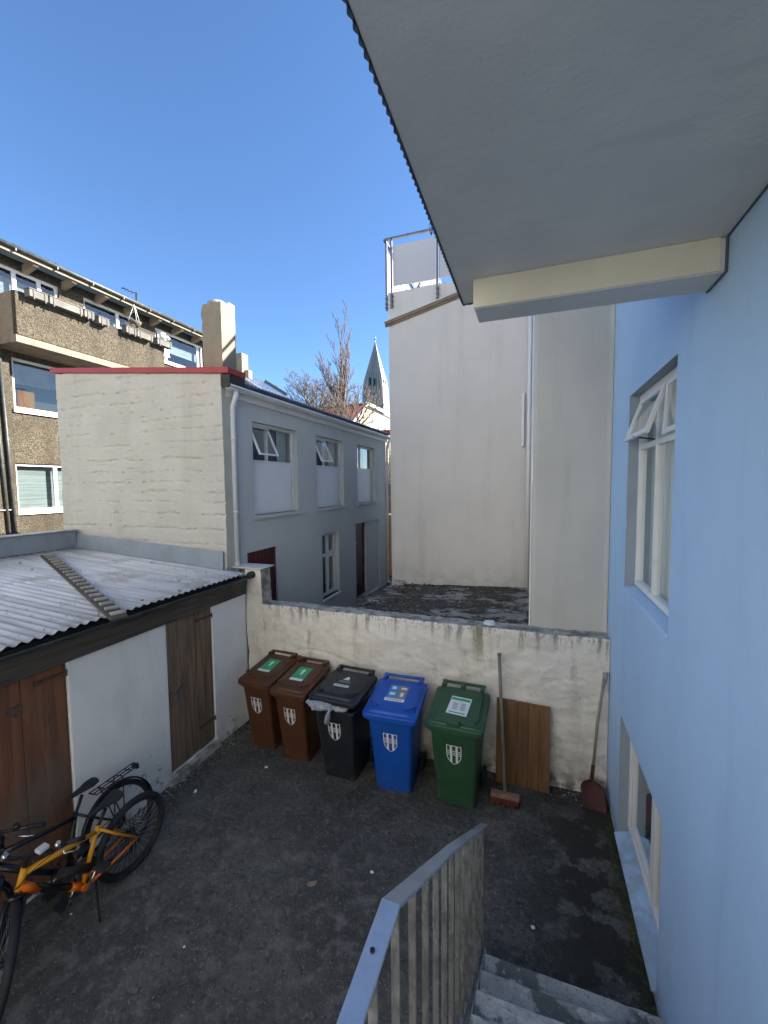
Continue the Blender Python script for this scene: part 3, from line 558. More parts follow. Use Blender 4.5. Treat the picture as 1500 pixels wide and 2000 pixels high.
# half-round gutter
mb = MB(); loops = []
for y in [GY+.02+(12.32-GY-.02)*k/24 for k in range(25)]:
    o_ = [(-4.185+.062*math.cos(t), y, 5.085+.062*math.sin(t)) for t in [math.pi+math.pi*q/8 for q in range(9)]]; i_ = [(-4.185+.056*math.cos(t), y, 5.086+.056*math.sin(t)) for t in [2*math.pi-math.pi*q/8 for q in range(9)]]
    loops.append(o_+i_)
mb.loft(loops, sm=True)
for k in range(11): y = GY+.3+k*.70; mb.box(-4.252, -4.118, y, y+.02, 5.016, 5.024)
mb.build('gutter', 'white_plastic', GH)
for (y, b) in ((5.17, 2.2), (12.2, .55)):
    mb = MB(); mb.tube([(-4.185, y, 5.02), (-4.185, y, 4.96), (-4.21, y, 4.90), (-4.255, y, 4.80), (-4.262, y, 4.70), (-4.262, y, b)], .037, 10)
    for z in (4.3, 3.2, 2.4): mb.tube([(-4.262, y, z), (-4.262, y, z+.03)], .043, 10)
    if b < 1: mb.tube([(-4.262, y, .6), (-4.20, y, .52)], .037, 8)
    mb.build('downpipe', 'white_plastic', GH)
def upper_window(h, openlight):
    u0, u1, v0, v1 = h; dep = .09; vm = v0+.90
    w = frame_mb(F, u0, u1, v0, v1, dep, dep+.06, .05, hbars=((vm, u0+.05, u1-.05),), vbars=()).build('window', 'white_paint', GH, bevel=.004)
    mb = MB(); mb.fbox(F, u0+.05, u1-.08, v0+.05, vm-.025, dep+.005, dep+.03); mb.build('infill_panel', 'panel_white', w)
    mb = MB(); mb.fbox(F, u0-.02, u1+.05, v0-.07, v0, -.03, dep); mb.build('sill', 'facade', w, bevel=.005)
    um = u0+.52 if openlight else u0+.42
    mb = MB(); mb.fbox(F, um-.02, um+.02, vm+.025, v1-.05, dep+.006, dep+.05); mb.build('mullion', 'white_paint', w)
    pane(F, um+.02, u1-.05, vm+.025, v1-.05, dep+.03, w, 'glass_dark')
    if openlight: sash(F, u0+.02, um+.03, vm+.05, v1-.05, dep-.005, R(24), w, .032, gl='glass')
    else: pane(F, u0+.05, um-.02, vm+.025, v1-.05, dep+.03, w, 'glass_dark')
    mb = MB(); mb.fbox(F, u1-.35, u1-.05, vm, v1, .22, .23); mb.build('curtain', 'curtain', w)
    mb = MB(); mb.fbox(F, u0, u1-.35, vm, v1, .255, .26); mb.build('room_blind', 'curtain_grey', w)
upper_window(W1, True); upper_window(W2, True); upper_window(W3, False)
u0, u1, v0, v1 = WL; dep = .09; um = (u0+u1)/2; vm = v0+.93
w = frame_mb(F, u0, u1, v0, v1, dep, dep+.06, .055, vbars=(um,), hbars=((vm, u0+.055, u1-.055),), bw=.07).build('window', 'white_paint', GH, bevel=.004)
for (a, b) in ((u0+.055, um-.035), (um+.035, u1-.055)):
    for (c, d) in ((v0+.055, vm-.035), (vm+.035, v1-.055)):
        pane(F, a, b, c, d, dep+.03, w, 'glass_dark')
frame_mb(F, um+.035, u1-.05, vm+.035, v1-.05, dep+.001, dep+.03, .03).build('sash', 'white_paint', w); frame_mb(F, um+.035, u1-.05, v0+.05, vm-.035, dep+.001, dep+.03, .03).build('sash', 'white_paint', w)
mb = MB(); mb.fbox(F, u0-.02, u1+.03, v0-.06, v0, -.03, dep); mb.build('sill', 'white_paint', w, bevel=.005)
mb = MB(); mb.fbox(F, u0, u1, v0, v1, .24, .25); mb.build('curtain', 'curtain_grey', w)
# maroon plank door
u0, u1, v0, v1 = DR; d = MB(); d.fbox(F, u0, u1, v0, v1, .05, .08); d = d.build('maroon_door', 'maroon', GH)
nb = 8
for k in range(nb): mb = MB(); a = u0+(u1-u0)*k/nb; mb.fbox(F, a+.004, a+(u1-u0)/nb-.004, v0+.01, v1-.01, .03, .05); mb.build('door_board', 'maroon', d, bevel=.003)
mb = MB(); mb.tube([F(u1-.10, v0+1.0, -.01), F(u1-.10, v0+1.0, .035)], .022, 8); mb.build('door_knob', 'chrome', d)
# dark door and blocked bay
u0, u1, v0, v1 = DN; d = MB(); d.fbox(F, u0, 10.66, v0+.06, v1, .12, .16); d = d.build('front_door', 'darkdoor', GH)
for (a, b) in ((.12, .75), (.85, 1.15), (1.25, 1.9)):
    frame_mb(F, u0+.10, 10.56, v0+a, v0+b, .105, .12, .03).build('door_moulding', 'darkdoor', d)
for z in (v0+1.52, v0+.42):
    mb = MB(); mb.fbox(F, u0+.06, u0+.30, z, z+.025, .09, .105); mb.build('door_handle', 'chrome', d)
mb = MB(); mb.fbox(F, 10.66, u1, v0, v1, .05, .2); mb.build('blocked_bay', 'facade', GH)
mb = MB(); mb.fbox(F, u0-.02, 10.70, v0-.05, v0+.04, -.04, .14); mb.build('doorstep', 'walltop', GH, bevel=.008)
# chimney of the grey house
ch = MB(); N_ = 10; g = []
def chim(x0, x1, y0, y1, z0, z1):
    mb = MB(); loops = []
    for j in range(26):
        z = z0+(z1-z0)*j/25; lp = []
        for (cx_, cy_) in [(x0, y0), (x1, y0), (x1, y1), (x0, y1)]:
            ex = .022*fbm(cx_*9, z*7, cy_*5, 3) if cx_ == x0 else .003*fbm(z*5, 1, 2)
            lp.append((cx_+ex, cy_+.003*fbm(z*6, 3, cx_), z))
        loops.append(lp)
    mb.loft(loops); return mb
chm = chim(-4.91, -4.54, 5.32, 5.64, 5.12, 6.44).build('chimney', ['stone_white'], GH)
mb = MB(); cpx, cpy = -4.74, 5.48
mb.tube([(cpx, cpy, 6.43), (cpx, cpy, 6.49), (cpx, cpy, 6.52)], [.165, .15, .10], 14); mb.build('chimney_cap', 'walltop', chm)
mb = MB(); mb.box(-4.66, -4.54, 5.50, 5.63, 6.442, 6.49); mb.build('chimney_pot', 'white_paint', chm)

# ------------------------------------------------------------------ shed
SX = -4.08
SH = thing('shed', 'low white walled shed with wooden doors and a corrugated iron roof', 'shed', (-5.8, 2, 0))
F = FX(SX)
D1 = (1.25, 2.55, .0, 2.06); D2 = (3.66, 4.41, .11, 2.06)
wall_holes(F, -1.6, 5.115, -.05, 2.20, .22, [D1, D2]).build('wall', 'shedwhite', SH, bevel=.012, seg=2)
mb = MB(); mb.box(-7.5, -7.3, -1.6, 4.93, -.05, 2.5); mb.box(-7.3, SX-.23, 4.75, 4.93, -.05, 2.3); mb.box(-7.3, SX-.23, -1.6, -1.4, -.05, 2.3); mb.build('rear_walls', 'shedwhite', SH)
def door(h, widths, m_, name, dep):
    u0, u1, v0, v1 = h; d = MB(); d.fbox(F, u0, u1, v0, v1, dep+.025, dep+.045); d = d.build(name, 'dark', SH)
    tot = sum(widths); a = u0+.004
    for i, wd in enumerate(widths):
        b = a+(u1-u0-.008)*wd/tot; mb = MB(); e = random.uniform(-.003, .003)
        mb.fbox(F, a+.002, b-.002, v0+.012+random.uniform(0, .01), v1-.004, dep+e, dep+.025); o = mb.build('door_board', m_, d, bevel=.003)
        a = b
    return d
d1 = door(D1, (1, 1.1, .95, 1.2), 'brownply', 'brown_door', .03)
d2 = door(D2, (1.1, 1.3, .8, 1.2, .8), 'oldwood', 'weathered_door', .02)
def strap(u0, v, ln, parent):
    mb = MB(); mb.fbox(F, u0-ln, u0, v-.012, v+.012, .0, .012); mb.tube([F(u0-ln, v, -.002), F(u0-ln, v, .015)], .022, 8); mb.tube([F(u0, v-.03, 0), F(u0, v+.03, 0)], .009, 8); mb.build('hinge', 'rust_metal', parent)
strap(4.40, 1.86, .26, d2); strap(4.40, .42, .26, d2); strap(2.53, 1.88, .24, d1)
mb = MB(); mb.fbox(F, 3.67, 3.86, 1.06, 1.10, .004, .018); mb.tube([F(3.74, 1.09, -.012), F(3.78, 1.16, -.015), F(3.83, 1.17, -.01)], .008, 6); mb.fbox(F, 3.735, 3.785, .985, 1.05, -.02, .006); mb.build('hasp', 'galv_dark', d2)
hp = [(.055*math.sin(t)**3*1.1, .05*(13*math.cos(t)-5*math.cos(2*t)-2*math.cos(3*t)-math.cos(4*t))/16*1.15) for t in [2*math.pi*k/24 for k in range(24)]]
mb = MB(); mb.loft([[F(2.13+a, 1.72+b, .016) for a, b in hp], [F(2.13+a, 1.72+b, .032) for a, b in hp]]); mb.build('heart_plate', 'rust_metal', d1)
mb = MB(); mb.fbox(F, 3.60, 4.46, -.03, .10, -.05, .20); mb.build('door_threshold', 'walltop', SH, bevel=.02, seg=2)
for (z0, z1, w_) in ((2.125, 2.255, -.055), (1.985, 2.12, -.035)):
    mb = MB(); mb.fbox(F, -1.6, 5.09, z0, z1, w_, -.004); mb.build('fascia_board', 'fascia', SH, bevel=.004)
# corrugated roof
EX, EZ, BX, BZ = -3.92, 2.335, -7.5, 2.56
corrugated((EX, -1.62, EZ), (0, 1, 0), (BX-EX, 0, BZ-EZ), 6.56, .095, .012, (.06, 0, 1)).build('roof_sheet', 'roofsheet', SH)
mb = MB(); mb.box(-7.45, -3.98, -1.5, 4.9, 2.215, 2.29); mb.build('roof_deck', 'dark', SH)
mb = MB(); loops = []
for y in [-1.6+6.72*k/16 for k in range(17)]:
    o_ = [(-3.955+.05*math.cos(t), y, 2.275+.05*math.sin(t)+.0*y) for t in [math.pi+math.pi*q/8 for q in range(9)]]; i_ = [(-3.955+.044*math.cos(t), y, 2.276+.044*math.sin(t)) for t in [2*math.pi-math.pi*q/8 for q in range(9)]]
    loops.append(o_+i_)
mb.loft(loops, sm=True)
for y in (.3, 1.4, 2.5, 3.45, 4.4): mb.box(-4.01, -3.90, y, y+.02, 2.219, 2.226)
mb.tube([(-3.955, 5.06, 2.275), (-3.955, 5.14, 2.275)], .056, 14)
mb.build('gutter', 'gutter_dark', SH)
mb = MB(); mb.box(-7.62, -7.45, -1.6, 4.93, 2.57, 2.87); mb.build('parapet', 'flash', SH, bevel=.006)
mb = MB(); mb.box(-7.64, -7.42, -1.6, 4.93, 2.872, 2.885); mb.build('parapet_cap', 'roofsheet', SH)
mb = MB(); mb.hexa([(-7.45, 4.915, 2.56), (-4.32, 4.915, 2.355), (-4.32, 4.948, 2.355), (-7.45, 4.948, 2.56), (-7.45, 4.935, 2.80), (-4.32, 4.935, 2.64), (-4.32, 4.948, 2.64), (-7.45, 4.948, 2.80)]); mb.build('wall_flashing', 'flash', SH, bevel=.003)
# debris on the shed roof
mb = MB(); rnd = random.Random(12)
for k in range(170):
    f = rnd.random()**1.6; y = rnd.uniform(1.0, 4.85); x = EX-.06-f*3.3; z = EZ+(EX-x)*.0628+.012
    r = rnd.uniform(.004, .012) if rnd.random() < .93 else rnd.uniform(.015, .03); a = rnd.uniform(0, 3.14)
    mb.loft([[(x+r*math.cos(a+t), y+r*.6*math.sin(a+t), z-.008) for t in (0, 1.3, 2.6, 3.9, 5.2)], [(x+r*.5*math.cos(a+t), y+r*.4*math.sin(a+t), z+r*.3) for t in (0, 1.3, 2.6, 3.9, 5.2)]])
stuff(tag(mb.build('roof_litter', 'leaf'), 'dead leaves and dirt crumbs on the corrugated shed roof', 'leaf litter'))
# cleated roof ladder
a = Vector((-7.05, 4.20, EZ+(EX+7.05)*-.0628*-1+.0)); b = Vector((-3.70, 2.80, 2.352))
a.z = EZ+(EX-a.x)*.0628+.035; d = (b-a); L_ = d.length; d.normalize(); sdv = d.cross(Vector((0, 0, 1))).normalized()
LD = thing('roof_ladder', 'grey cleated timber roof ladder lying across the corrugated shed roof', 'ladder', tuple(b))
mb = MB(); mb.bar(a, b, .15, .028); mb.build('plank', 'fascia', LD, bevel=.004)
n = 19
for k in range(n):
    p = a+d*(.12+(L_-.22)*k/(n-1)); mb = MB(); mb.bar(p-sdv*.076+Vector((0, 0, .026)), p+sdv*.05+Vector((0, 0, .026)), .075+random.uniform(-.012, .012), .024); mb.build('cleat', 'laddertimber', LD, bevel=.004)

# ------------------------------------------------------------------ brown apartment block
AX = -13.0
AB = thing('apartment_block', 'brown pebble dashed apartment block with a long balcony and white windows', 'apartment building', (-15, 10, 0))
F = FX(AX)
TW = [(6.95, 8.50, 8.42, 9.42), (9.20, 10.95, 8.42, 9.44), (11.75, 14.1, 8.30, 9.42)]
BW = [(7.20, 9.3, 5.72, 7.08), (7.12, 9.3, 2.98, 4.28)]
wall_holes(F, 6.2, 14.25, -.05, 9.66, .30, TW+BW).build('wall', 'pebble', AB)
mb = MB(); mb.box(-22, AX-.31, 6.2, 6.45, 0, 9.6); mb.box(-22, -21.7, 6.45, 14.0, 0, 9.6); mb.box(-22, AX-.31, 14.0, 14.25, 0, 9.6); mb.build('rear_walls', 'pebble', AB)
mb = MB(); mb.box(-13.8, -13.7, 6.5, 13.9, 0, 9.6); mb.build('room_partition', 'dark', AB)
mb = MB(); mb.fbox(F, 5.2, 6.95, -.05, 6.9, -.35, .3); mb.build('side_pier', 'pebble', AB)
mb = MB(); mb.fbox(F, 5.0, 6.94, 6.9, 9.66, .02, .3); mb.build('end_wall', 'pebble', AB)
# balcony
mb = MB(); mb.box(-12.12, -11.98, 6.80, 11.15, 7.40, 8.46); mb.build('balcony_parapet', 'pebble', AB)
mb = MB(); mb.box(AX, -12.125, 6.80, 6.93, 7.40, 8.46); mb.build('balcony_end', 'concrete_brown', AB)
mb = MB(); mb.box(AX, -12.0, 6.78, 11.16, 7.22, 7.395); mb.build('balcony_slab', 'concrete_brown', AB)
# roof
mb = MB(); mb.hexa([(-12.45, 5.0, 9.62), (-12.45, 14.35, 9.62), (-17.5, 14.35, 11.0), (-17.5, 5.0, 11.0), (-12.45, 5.0, 9.70), (-12.45, 14.35, 9.70), (-17.5, 14.35, 11.08), (-17.5, 5.0, 11.08)]); mb.build('roof', 'gutter_dark', AB)
mb = MB(); mb.box(-12.50, -12.455, 5.0, 14.35, 9.55, 9.66); mb.build('eave_board', 'concrete_brown', AB)
mb = MB(); mb.tube([(-12.42, 5.0, 9.69), (-12.42, 14.4, 9.69)], .065, 10); mb.build('gutter', 'gutter_dark', AB)
for k in range(8):
    y = 6.6+k*.98
    mb = MB(); mb.hexa([(AX, y, 9.38), (AX, y+.13, 9.38), (AX, y+.13, 9.60), (AX, y, 9.60), (-12.52, y, 9.50), (-12.52, y+.13, 9.50), (-12.52, y+.13, 9.60), (-12.52, y, 9.60)]); mb.build('rafter_end', 'concrete_brown', AB)
    mb = MB(); mb.tube([(-12.42, y+.5, 9.60), (-12.40, y+.5, 9.77)], .02, 6); mb.box(-12.5, -12.35, y+.49, y+.52, 9.60, 9.66); mb.build('gutter_bracket', 'gutter_dark', AB)
mb = MB(); mb.tube([(-12.6, 6.72, 7.2), (-12.6, 6.85, 1.5)], .038, 10); mb.tube([(-12.62, 6.55, 7.2), (-12.62, 6.72, 1.5)], .035, 8); mb.build('downpipe', 'gutter_dark', AB)
mb = MB(); mb.tube([(-12.62, 5.6, 3.05), (-12.62, 6.85, 3.05)], .02, 6); mb.build('service_pipe', 'galv', AB)
def awin(h, bars, cur, m_, hb=()):
    u0, u1, v0, v1 = h; w = frame_mb(F, u0, u1, v0, v1, .06, .13, .07, vbars=bars, hbars=hb, bw=.09).build('window', 'white_paint', AB)
    us = [u0+.07]+[x for b_ in bars for x in (b_-.045, b_+.045)]+[u1-.07]
    for i in range(0, len(us), 2): pane(F, us[i], us[i+1], v0+.07, v1-.07, .10, w, 'glass_dark')
    mb = MB(); mb.fbox(F, u0-.04, u1+.05, v0-.09, v0, -.06, .06); mb.build('sill', 'white_paint', w)
    if cur: mb = MB(); mb.fbox(F, u0+.05, u1-.05, *cur, .24, .25); mb.build('blind', m_, w)
    return w
awin(TW[0], (7.42, 8.02), (8.42, 9.2), 'blind'); awin(TW[1], (10.35,), (8.42, 9.1), 'blind')
w3 = awin(TW[2], (12.25, 13.85), (8.75, 9.1), 'blind'); sash(F, 11.85, 12.2, 8.40, 9.33, .04, R(14), w3, .05)
awin(BW[0], (8.40,), (6.45, 7.08), 'concrete_brown'); awin(BW[1], (8.15,), (3.0, 4.25), 'blind')
mb = MB(); mb.box(-13.20, -13.1, 7.35, 7.75, 5.80, 6.25); mb.build('window_box', 'brownply', AB)
# planter boxes hooked over the parapet
ys = [(6.98, .55), (7.56, 1.20), (8.80, .30), (9.14, .62), (11.1, .35)]
pl = [(7.0, 7.42, 'grey planter box at the balcony corner, first of the row'), (7.46, 8.30, 'long grey planter box hooked over the balcony parapet'), (8.34, 8.62, 'short grey planter box beside the long one on the balcony'),
      (8.74, 9.06, 'small planter box hanging a little lower on the balcony'), (9.60, 9.95, 'planter box with dead plants beneath the middle window'), (9.98, 10.55, 'planter box below the open middle window'), (10.72, 11.3, 'last planter box at the far end of the balcony')]
for i, (a_, b_, lb) in enumerate(pl):
    z = 8.36 if i != 3 else 8.33
    p = thing('planter_box', lb, 'planter', (-11.9, a_, z), 'planter boxes along the balcony')
    mb = MB(); mb.box(-11.975, -11.77, a_, b_, z, z+.18); mb.box(-11.99, -11.755, a_-.01, b_+.01, z+.182, z+.205); mb.build('trough', 'planter', p, bevel=.006)
    mb = MB(); mb.box(-11.96, -11.79, a_+.02, b_-.02, z+.206, z+.215); mb.build('soil', 'dirtdark', p)
    for yy in (a_+.08, b_-.08): mb = MB(); mb.box(-12.14, -11.99, yy, yy+.03, z+.105, z+.12); mb.box(-11.765, -11.755, yy, yy+.03, z-.05, z+.18); mb.build('bracket', 'dark_metal', p)
mb = MB(); rnd = random.Random(2)
for k in range(60):
    y = rnd.uniform(9.6, 9.95); x = rnd.uniform(-11.95, -11.8); mb.tube([(x, y, 8.57), (x+rnd.uniform(-.06, .1), y+rnd.uniform(-.08, .08), 8.57+rnd.uniform(.03, .12))], .006, 4)
tag(mb.build('dead_plant', 'bark'), 'dry dead plant in the balcony planter beneath the middle window', 'plant')
hb_ = thing('hanging_basket', 'hanging basket with dry plant under the brown eave', 'hanging basket', (-12.3, 10.35, 9.0))
mb = MB(); mb.tube([(-12.3, 10.35, 8.82), (-12.3, 10.35, 8.92), (-12.3, 10.35, 9.0)], [.08, .17, .20], 10); mb.build('basket', 'bark', hb_)
mb = MB(); [mb.tube([(-12.3+.19*math.cos(t), 10.35+.19*math.sin(t), 9.0), (-12.3, 10.35, 9.55)], .008, 4) for t in (0, 2.1, 4.2)]; mb.build('chains', 'white_paint', hb_)
lt = thing('wall_lamp', 'white box lamp fixed on the balcony beside the wide window', 'lamp', (-12.0, 11.2, 8.75))
mb = MB(); mb.box(-12.1, -11.95, 11.05, 11.25, 8.72, 8.88); mb.build('lamp_body', 'white_plastic', lt, bevel=.02); mb = MB(); mb.tube([(-12.02, 11.3, 8.80), (-12.02, 11.42, 8.74)], .06, 8); mb.build('lamp_head', 'white_plastic', lt)
an = thing('antenna', 'small television antenna standing on the apartment roof', 'antenna', (-13.3, 11.3, 9.9))
mb = MB(); mb.tube([(-13.3, 11.3, 9.8), (-13.3, 11.3, 10.48)], .03, 6); mb.build('mast', 'dark_metal', an)
mb = MB(); mb.tube([(-13.3, 10.75, 10.42), (-13.3, 11.35, 10.46)], .016, 5); [mb.tube([(-13.4, 10.8+k*.12, 10.42), (-13.2, 10.8+k*.12, 10.42)], .008, 4) for k in range(4)]; mb.build('boom', 'dark_metal', an)
mb = MB(); mb.box(-14.5, -13.6, 12.3, 13.9, 10.0, 10.30); mb.build('roof_hatch', 'white_paint', AB)

# ------------------------------------------------------------------ house behind with steel roof in reflected-sky blue
BK = thing('rear_house', 'house with a steel roof coloured like the reflected sky, rising behind the chimney', 'house', (-9, 13, 0))
mb = MB(); mb.box(-12.6, -7.6, 12.5, 13.95, 0, 5.9); mb.build('wall', 'cream_wall', BK)
mb = MB(); mb.hexa([(-10.08, 12.3, 7.62), (-10.08, 14, 7.62), (-6.6, 14, 5.50), (-6.6, 12.3, 5.50), (-10.08, 12.3, 7.70), (-10.08, 14, 7.70), (-6.6, 14, 5.58), (-6.6, 12.3, 5.58)])
mb.hexa([(-13.4, 12.3, 5.62), (-13.4, 14, 5.62), (-10.082, 14, 7.62), (-10.082, 12.3, 7.62), (-13.4, 12.3, 5.70), (-13.4, 14, 5.70), (-10.082, 14, 7.70), (-10.082, 12.3, 7.70)])
rf = mb.build('roof', 'solar', BK)
for k in range(6): mb = MB(); y = 12.45+k*.28; mb.bar((-10.05, y, 7.72), (-6.62, y, 5.60), .02, .03); mb.build('roof_seam', 'solar', rf)
mb = MB(); mb.bar((-9.9, 13.96, 7.68), (-8.9, 13.96, 7.07), .10, .16); mb.build('verge_flashing', 'clad', rf)
for (y, k) in ((12.9, 0), (13.4, 1)):
    mb = MB(); mb.bar((-9.3, y, 7.30), (-8.9, y, 7.055), .3, .06); mb.build('skylight', 'glass_dark', rf)
cb = MB(); cb.box(-10.2, -9.86, 12.55, 12.9, 7.4, 8.38); cb = cb.build('chimney', 'stone_white', BK, bevel=.01)
mb = MB(); mb.box(-9.9, -9.70, 12.7, 12.9, 7.4, 7.80); mb.build('chimney', 'stone_white', BK)

# ------------------------------------------------------------------ red roofed house
RH = thing('red_roofed_house', 'cream house with a red roof behind the bare trees', 'house', (-15, 33, 0))
gx = -12.45; rz_, ry = 9.95, 30.6
ny, nz = 37.0-12.5, 6.9
mb = MB(); mb.poly([(gx, 24.5, 0), (gx, 36.9, 0), (gx, 36.9, 9.80), (gx, 30.6, 9.86), (gx, 27.0, 7.6), (gx, 24.5, 6.2)]); mb.poly([(gx-6, 24.5, 0), (gx-6, 36.9, 0), (gx-6, 36.9, 9.80), (gx-6, 30.6, 9.86), (gx-6, 24.5, 6.2)])
mb.build('gable_wall', 'cream_wall', RH)
mb = MB(); mb.box(gx-6, gx-.02, 24.9, 25.1, 0, 6.4); mb.build('side_wall', 'cream_wall', RH)
mb = MB(); mb.hexa([(gx-6.2, 24.3, 6.05), (gx+.15, 24.3, 6.05), (gx+.15, 30.6, 9.9), (gx-6.2, 30.6, 9.9), (gx-6.2, 24.3, 6.15), (gx+.15, 24.3, 6.15), (gx+.15, 30.6, 10.02), (gx-6.2, 30.6, 10.02)])
rr = mb.build('roof', 'red_roof', RH)
mb = MB(); mb.bar((gx+.22, 30.6, 9.98), (gx+.22, 38.2, 9.98), .14, .22); mb.bar((gx+.22, 30.6, 9.98), (gx+.22, 24.3, 6.10), .10, .14); mb.bar((gx-6.2, 30.55, 10.06), (gx+.15, 30.55, 10.06), .16, .06); mb.build('white_bargeboard', 'white_paint', rr)
G = FX(gx)
for (y, z) in ((31.4, 8.3), (33.0, 8.2), (34.6, 8.2), (31.4, 6.2), (33.2, 6.2)):
    w = frame_mb(G, y, y+.8, z, z+1.0, -.05, .0, .09).build('window', 'white_paint', RH); pane(G, y+.09, y+.71, z+.09, z+.91, -.02, w, 'glass_dark')
NB = thing('far_red_house', 'reddish wall glimpsed through branches in the gap behind the far gable', 'house', (-9.5, 38, 0))
mb = MB(); mb.box(-11.4, -7.6, 37.5, 40, 0, 6.6); mb.build('wall', 'cream_wall', NB)
mb = MB(); mb.hexa([(-12, 37.3, 6.6), (-7.4, 37.3, 6.6), (-7.4, 40.2, 9.3), (-12, 40.2, 9.3), (-12, 37.3, 6.75), (-7.4, 37.3, 6.75), (-7.4, 40.2, 9.45), (-12, 40.2, 9.45)]); mb.build('roof', 'red_roof', NB)

# ------------------------------------------------------------------ fence in the gap
FN = thing('slatted_fence', 'brown horizontal slatted fence closing the gap between the houses', 'fence', (-4.9, 14, 0))
for k in range(20):
    mb = MB(); mb.box(-5.6, -2.9, 14.0, 14.03, .32+k*.108, .32+k*.108+.085); mb.build('slat', 'slats', FN)
mb = MB(); mb.box(-5.6, -2.9, 13.98, 14.05, 2.53, 2.58); mb.build('top_rail', 'white_paint', FN)
for x in (-5.5, -3.2): mb = MB(); mb.box(x, x+.09, 14.035, 14.1, 0, 2.5); mb.build('post', 'slats', FN)
HD = thing('dark_shed_gable', 'dark timber shed end standing above the slatted fence', 'shed', (-5.2, 15.5, 0))
mb = MB(); mb.box(-6.2, -3.5, 15.4, 16.8, 0, 3.65); mb.build('wall', 'fascia', HD)

# ------------------------------------------------------------------ church tower
CT = thing('church_tower', 'tall pale concrete church spire far behind the bare trees', 'church tower', (-91, 255, 0))
cx_, cy_ = -97.2, 257.0
lv = [(0, 8.8), (20, 8.4), (40, 7.9), (52, 7.5), (60, 7.15), (66, 6.9), (71, 6.25), (76, 5.05), (81, 3.85), (86, 2.65), (90, 1.65), (94, .7), (96, .3)]
mb = MB(); loops = []
for z, h in lv:
    lp = []
    for (sx_, sy_) in ((-1, -1), (1, -1), (1, 1), (-1, 1)): lp.append((cx_+sx_*h, cy_+sy_*h*.8, z))
    loops.append(lp)
mb.loft(loops); mb.build('spire', 'church', CT)
for k in range(-3, 4):   # stepped vertical ribs
    mb = MB(); f = k/3.6; prev = None
    for (z, h), (z2, h2) in zip(lv[:-1], lv[1:]):
        if z2 > 92-abs(k)*7: break
        x = cx_+f*h; x2 = cx_+f*h2
        mb.hexa([(x-.5, cy_-h*.8-.5, z), (x+.5, cy_-h*.8-.5, z), (x+.5, cy_-h*.8+.3, z), (x-.5, cy_-h*.8+.3, z), (x2-.45, cy_-h2*.8-.5, z2), (x2+.45, cy_-h2*.8-.5, z2), (x2+.45, cy_-h2*.8+.3, z2), (x2-.45, cy_-h2*.8+.3, z2)])
    mb.build('rib', 'church', CT)
for (x, z) in ((-98.8, 70), (-95.6, 69)):
    mb = MB(); mb.box(x-.35, x+.35, cy_-6.2, cy_-4.8, z-2.4, z+2.4); mb.build('louvre_opening', 'dark', CT)
for (y, z) in ((253.8, 68), (258, 68)):
    mb = MB(); mb.box(cx_+5.6, cx_+6.75, y, y+1.0, z-3, z+3); mb.build('louvre_opening', 'dark', CT)
mb = MB(); mb.box(cx_-.25, cx_+.25, cy_-.25, cy_+.25, 95.8, 99.5); mb.box(cx_-1, cx_+1, cy_-.25, cy_+.25, 97.8, 98.3); mb.build('cross', 'galv', CT)

# ------------------------------------------------------------------ bare trees
def tree(label, x, y, top, limb, nl, ang, seed, m_, r0=.13, vert=0.0, levels=3, kids=6, lead=0.0):
    """trunk to height top, nl limbs of length limb leaving at about ang from upright, side shoots along each"""
    rnd = random.Random(seed); T = thing('bare_tree', label, 'tree', (x, y, 0), 'bare trees behind the grey house')
    trunk = MB(); br = MB()
    def run(p, d, ln, r, lev, mb):
        n = max(3, int(7-lev)); pts = [p]; rs = [r]; dirs = [d]; q = p.copy(); dd = d.copy()
        for i in range(n):
            dd = (dd+Vector((rnd.uniform(-1, 1), rnd.uniform(-1, 1), rnd.uniform(-.3, .6)+vert))*.12).normalized(); q = q+dd*ln/n
            pts.append(q.copy()); dirs.append(dd.copy()); rs.append(max(.010, r*(1-.75*(i+1)/n)))
        mb.tube(pts, rs, 6 if lev < 1 else 4 if lev < 2 else 3); return pts, dirs, rs
    def grow(p, d, ln, r, lev):
        pts, dirs, rs = run(p, d, ln, r, lev, br)
        if lev >= levels: return
        nk = kids-lev
        for k in range(nk):
            t = .22+.76*(k+rnd.random()*.6)/nk; i = min(len(pts)-2, int(t*(len(pts)-1))); f = t*(len(pts)-1)-i
            bp = pts[i].lerp(pts[i+1], min(1, f)); az = k*2.4+rnd.uniform(-.6, .6); o_ = dirs[i].orthogonal().normalized(); o_ = Matrix.Rotation(az, 3, dirs[i]) @ o_
            nd = (dirs[i]*math.cos(ang*.9)+o_*math.sin(ang*.9)+Vector((0, 0, .12+vert))).normalized()
            grow(bp, nd, ln*rnd.uniform(.38, .55)*(1.15-.5*t), max(.011, rs[i]*.55), lev+1)
    p0 = Vector((x, y, 0)); pts, dirs, rs = run(p0, Vector((0, 0, 1)), top, r0, 0, trunk)
    tp = pts[-1]
    for k in range(nl):
        az = k*2*math.pi/nl+rnd.uniform(-.4, .4); a_ = ang*rnd.uniform(.6, 1.15) if not (lead and k == 0) else .04
        f = 1-.30*rnd.random()*(0 if k < 2 else 1)*(1 if lead else .4); bp = p0.lerp(tp, f)
        grow(bp, Vector((math.cos(az)*math.sin(a_), math.sin(az)*math.sin(a_), math.cos(a_))), limb*rnd.uniform(.8, 1.1)*(lead if (lead and k == 0) else 1), r0*.42, 1)
    trunk.build('trunk', m_, T, recalc=False); br.build('branches', m_, T, recalc=False)
tree('broad bare tree with wide forks above the blue grey roof', -12.75, 24, 8.6, 3.4, 12, .74, 3, 'bark', r0=.17, levels=4, kids=7)
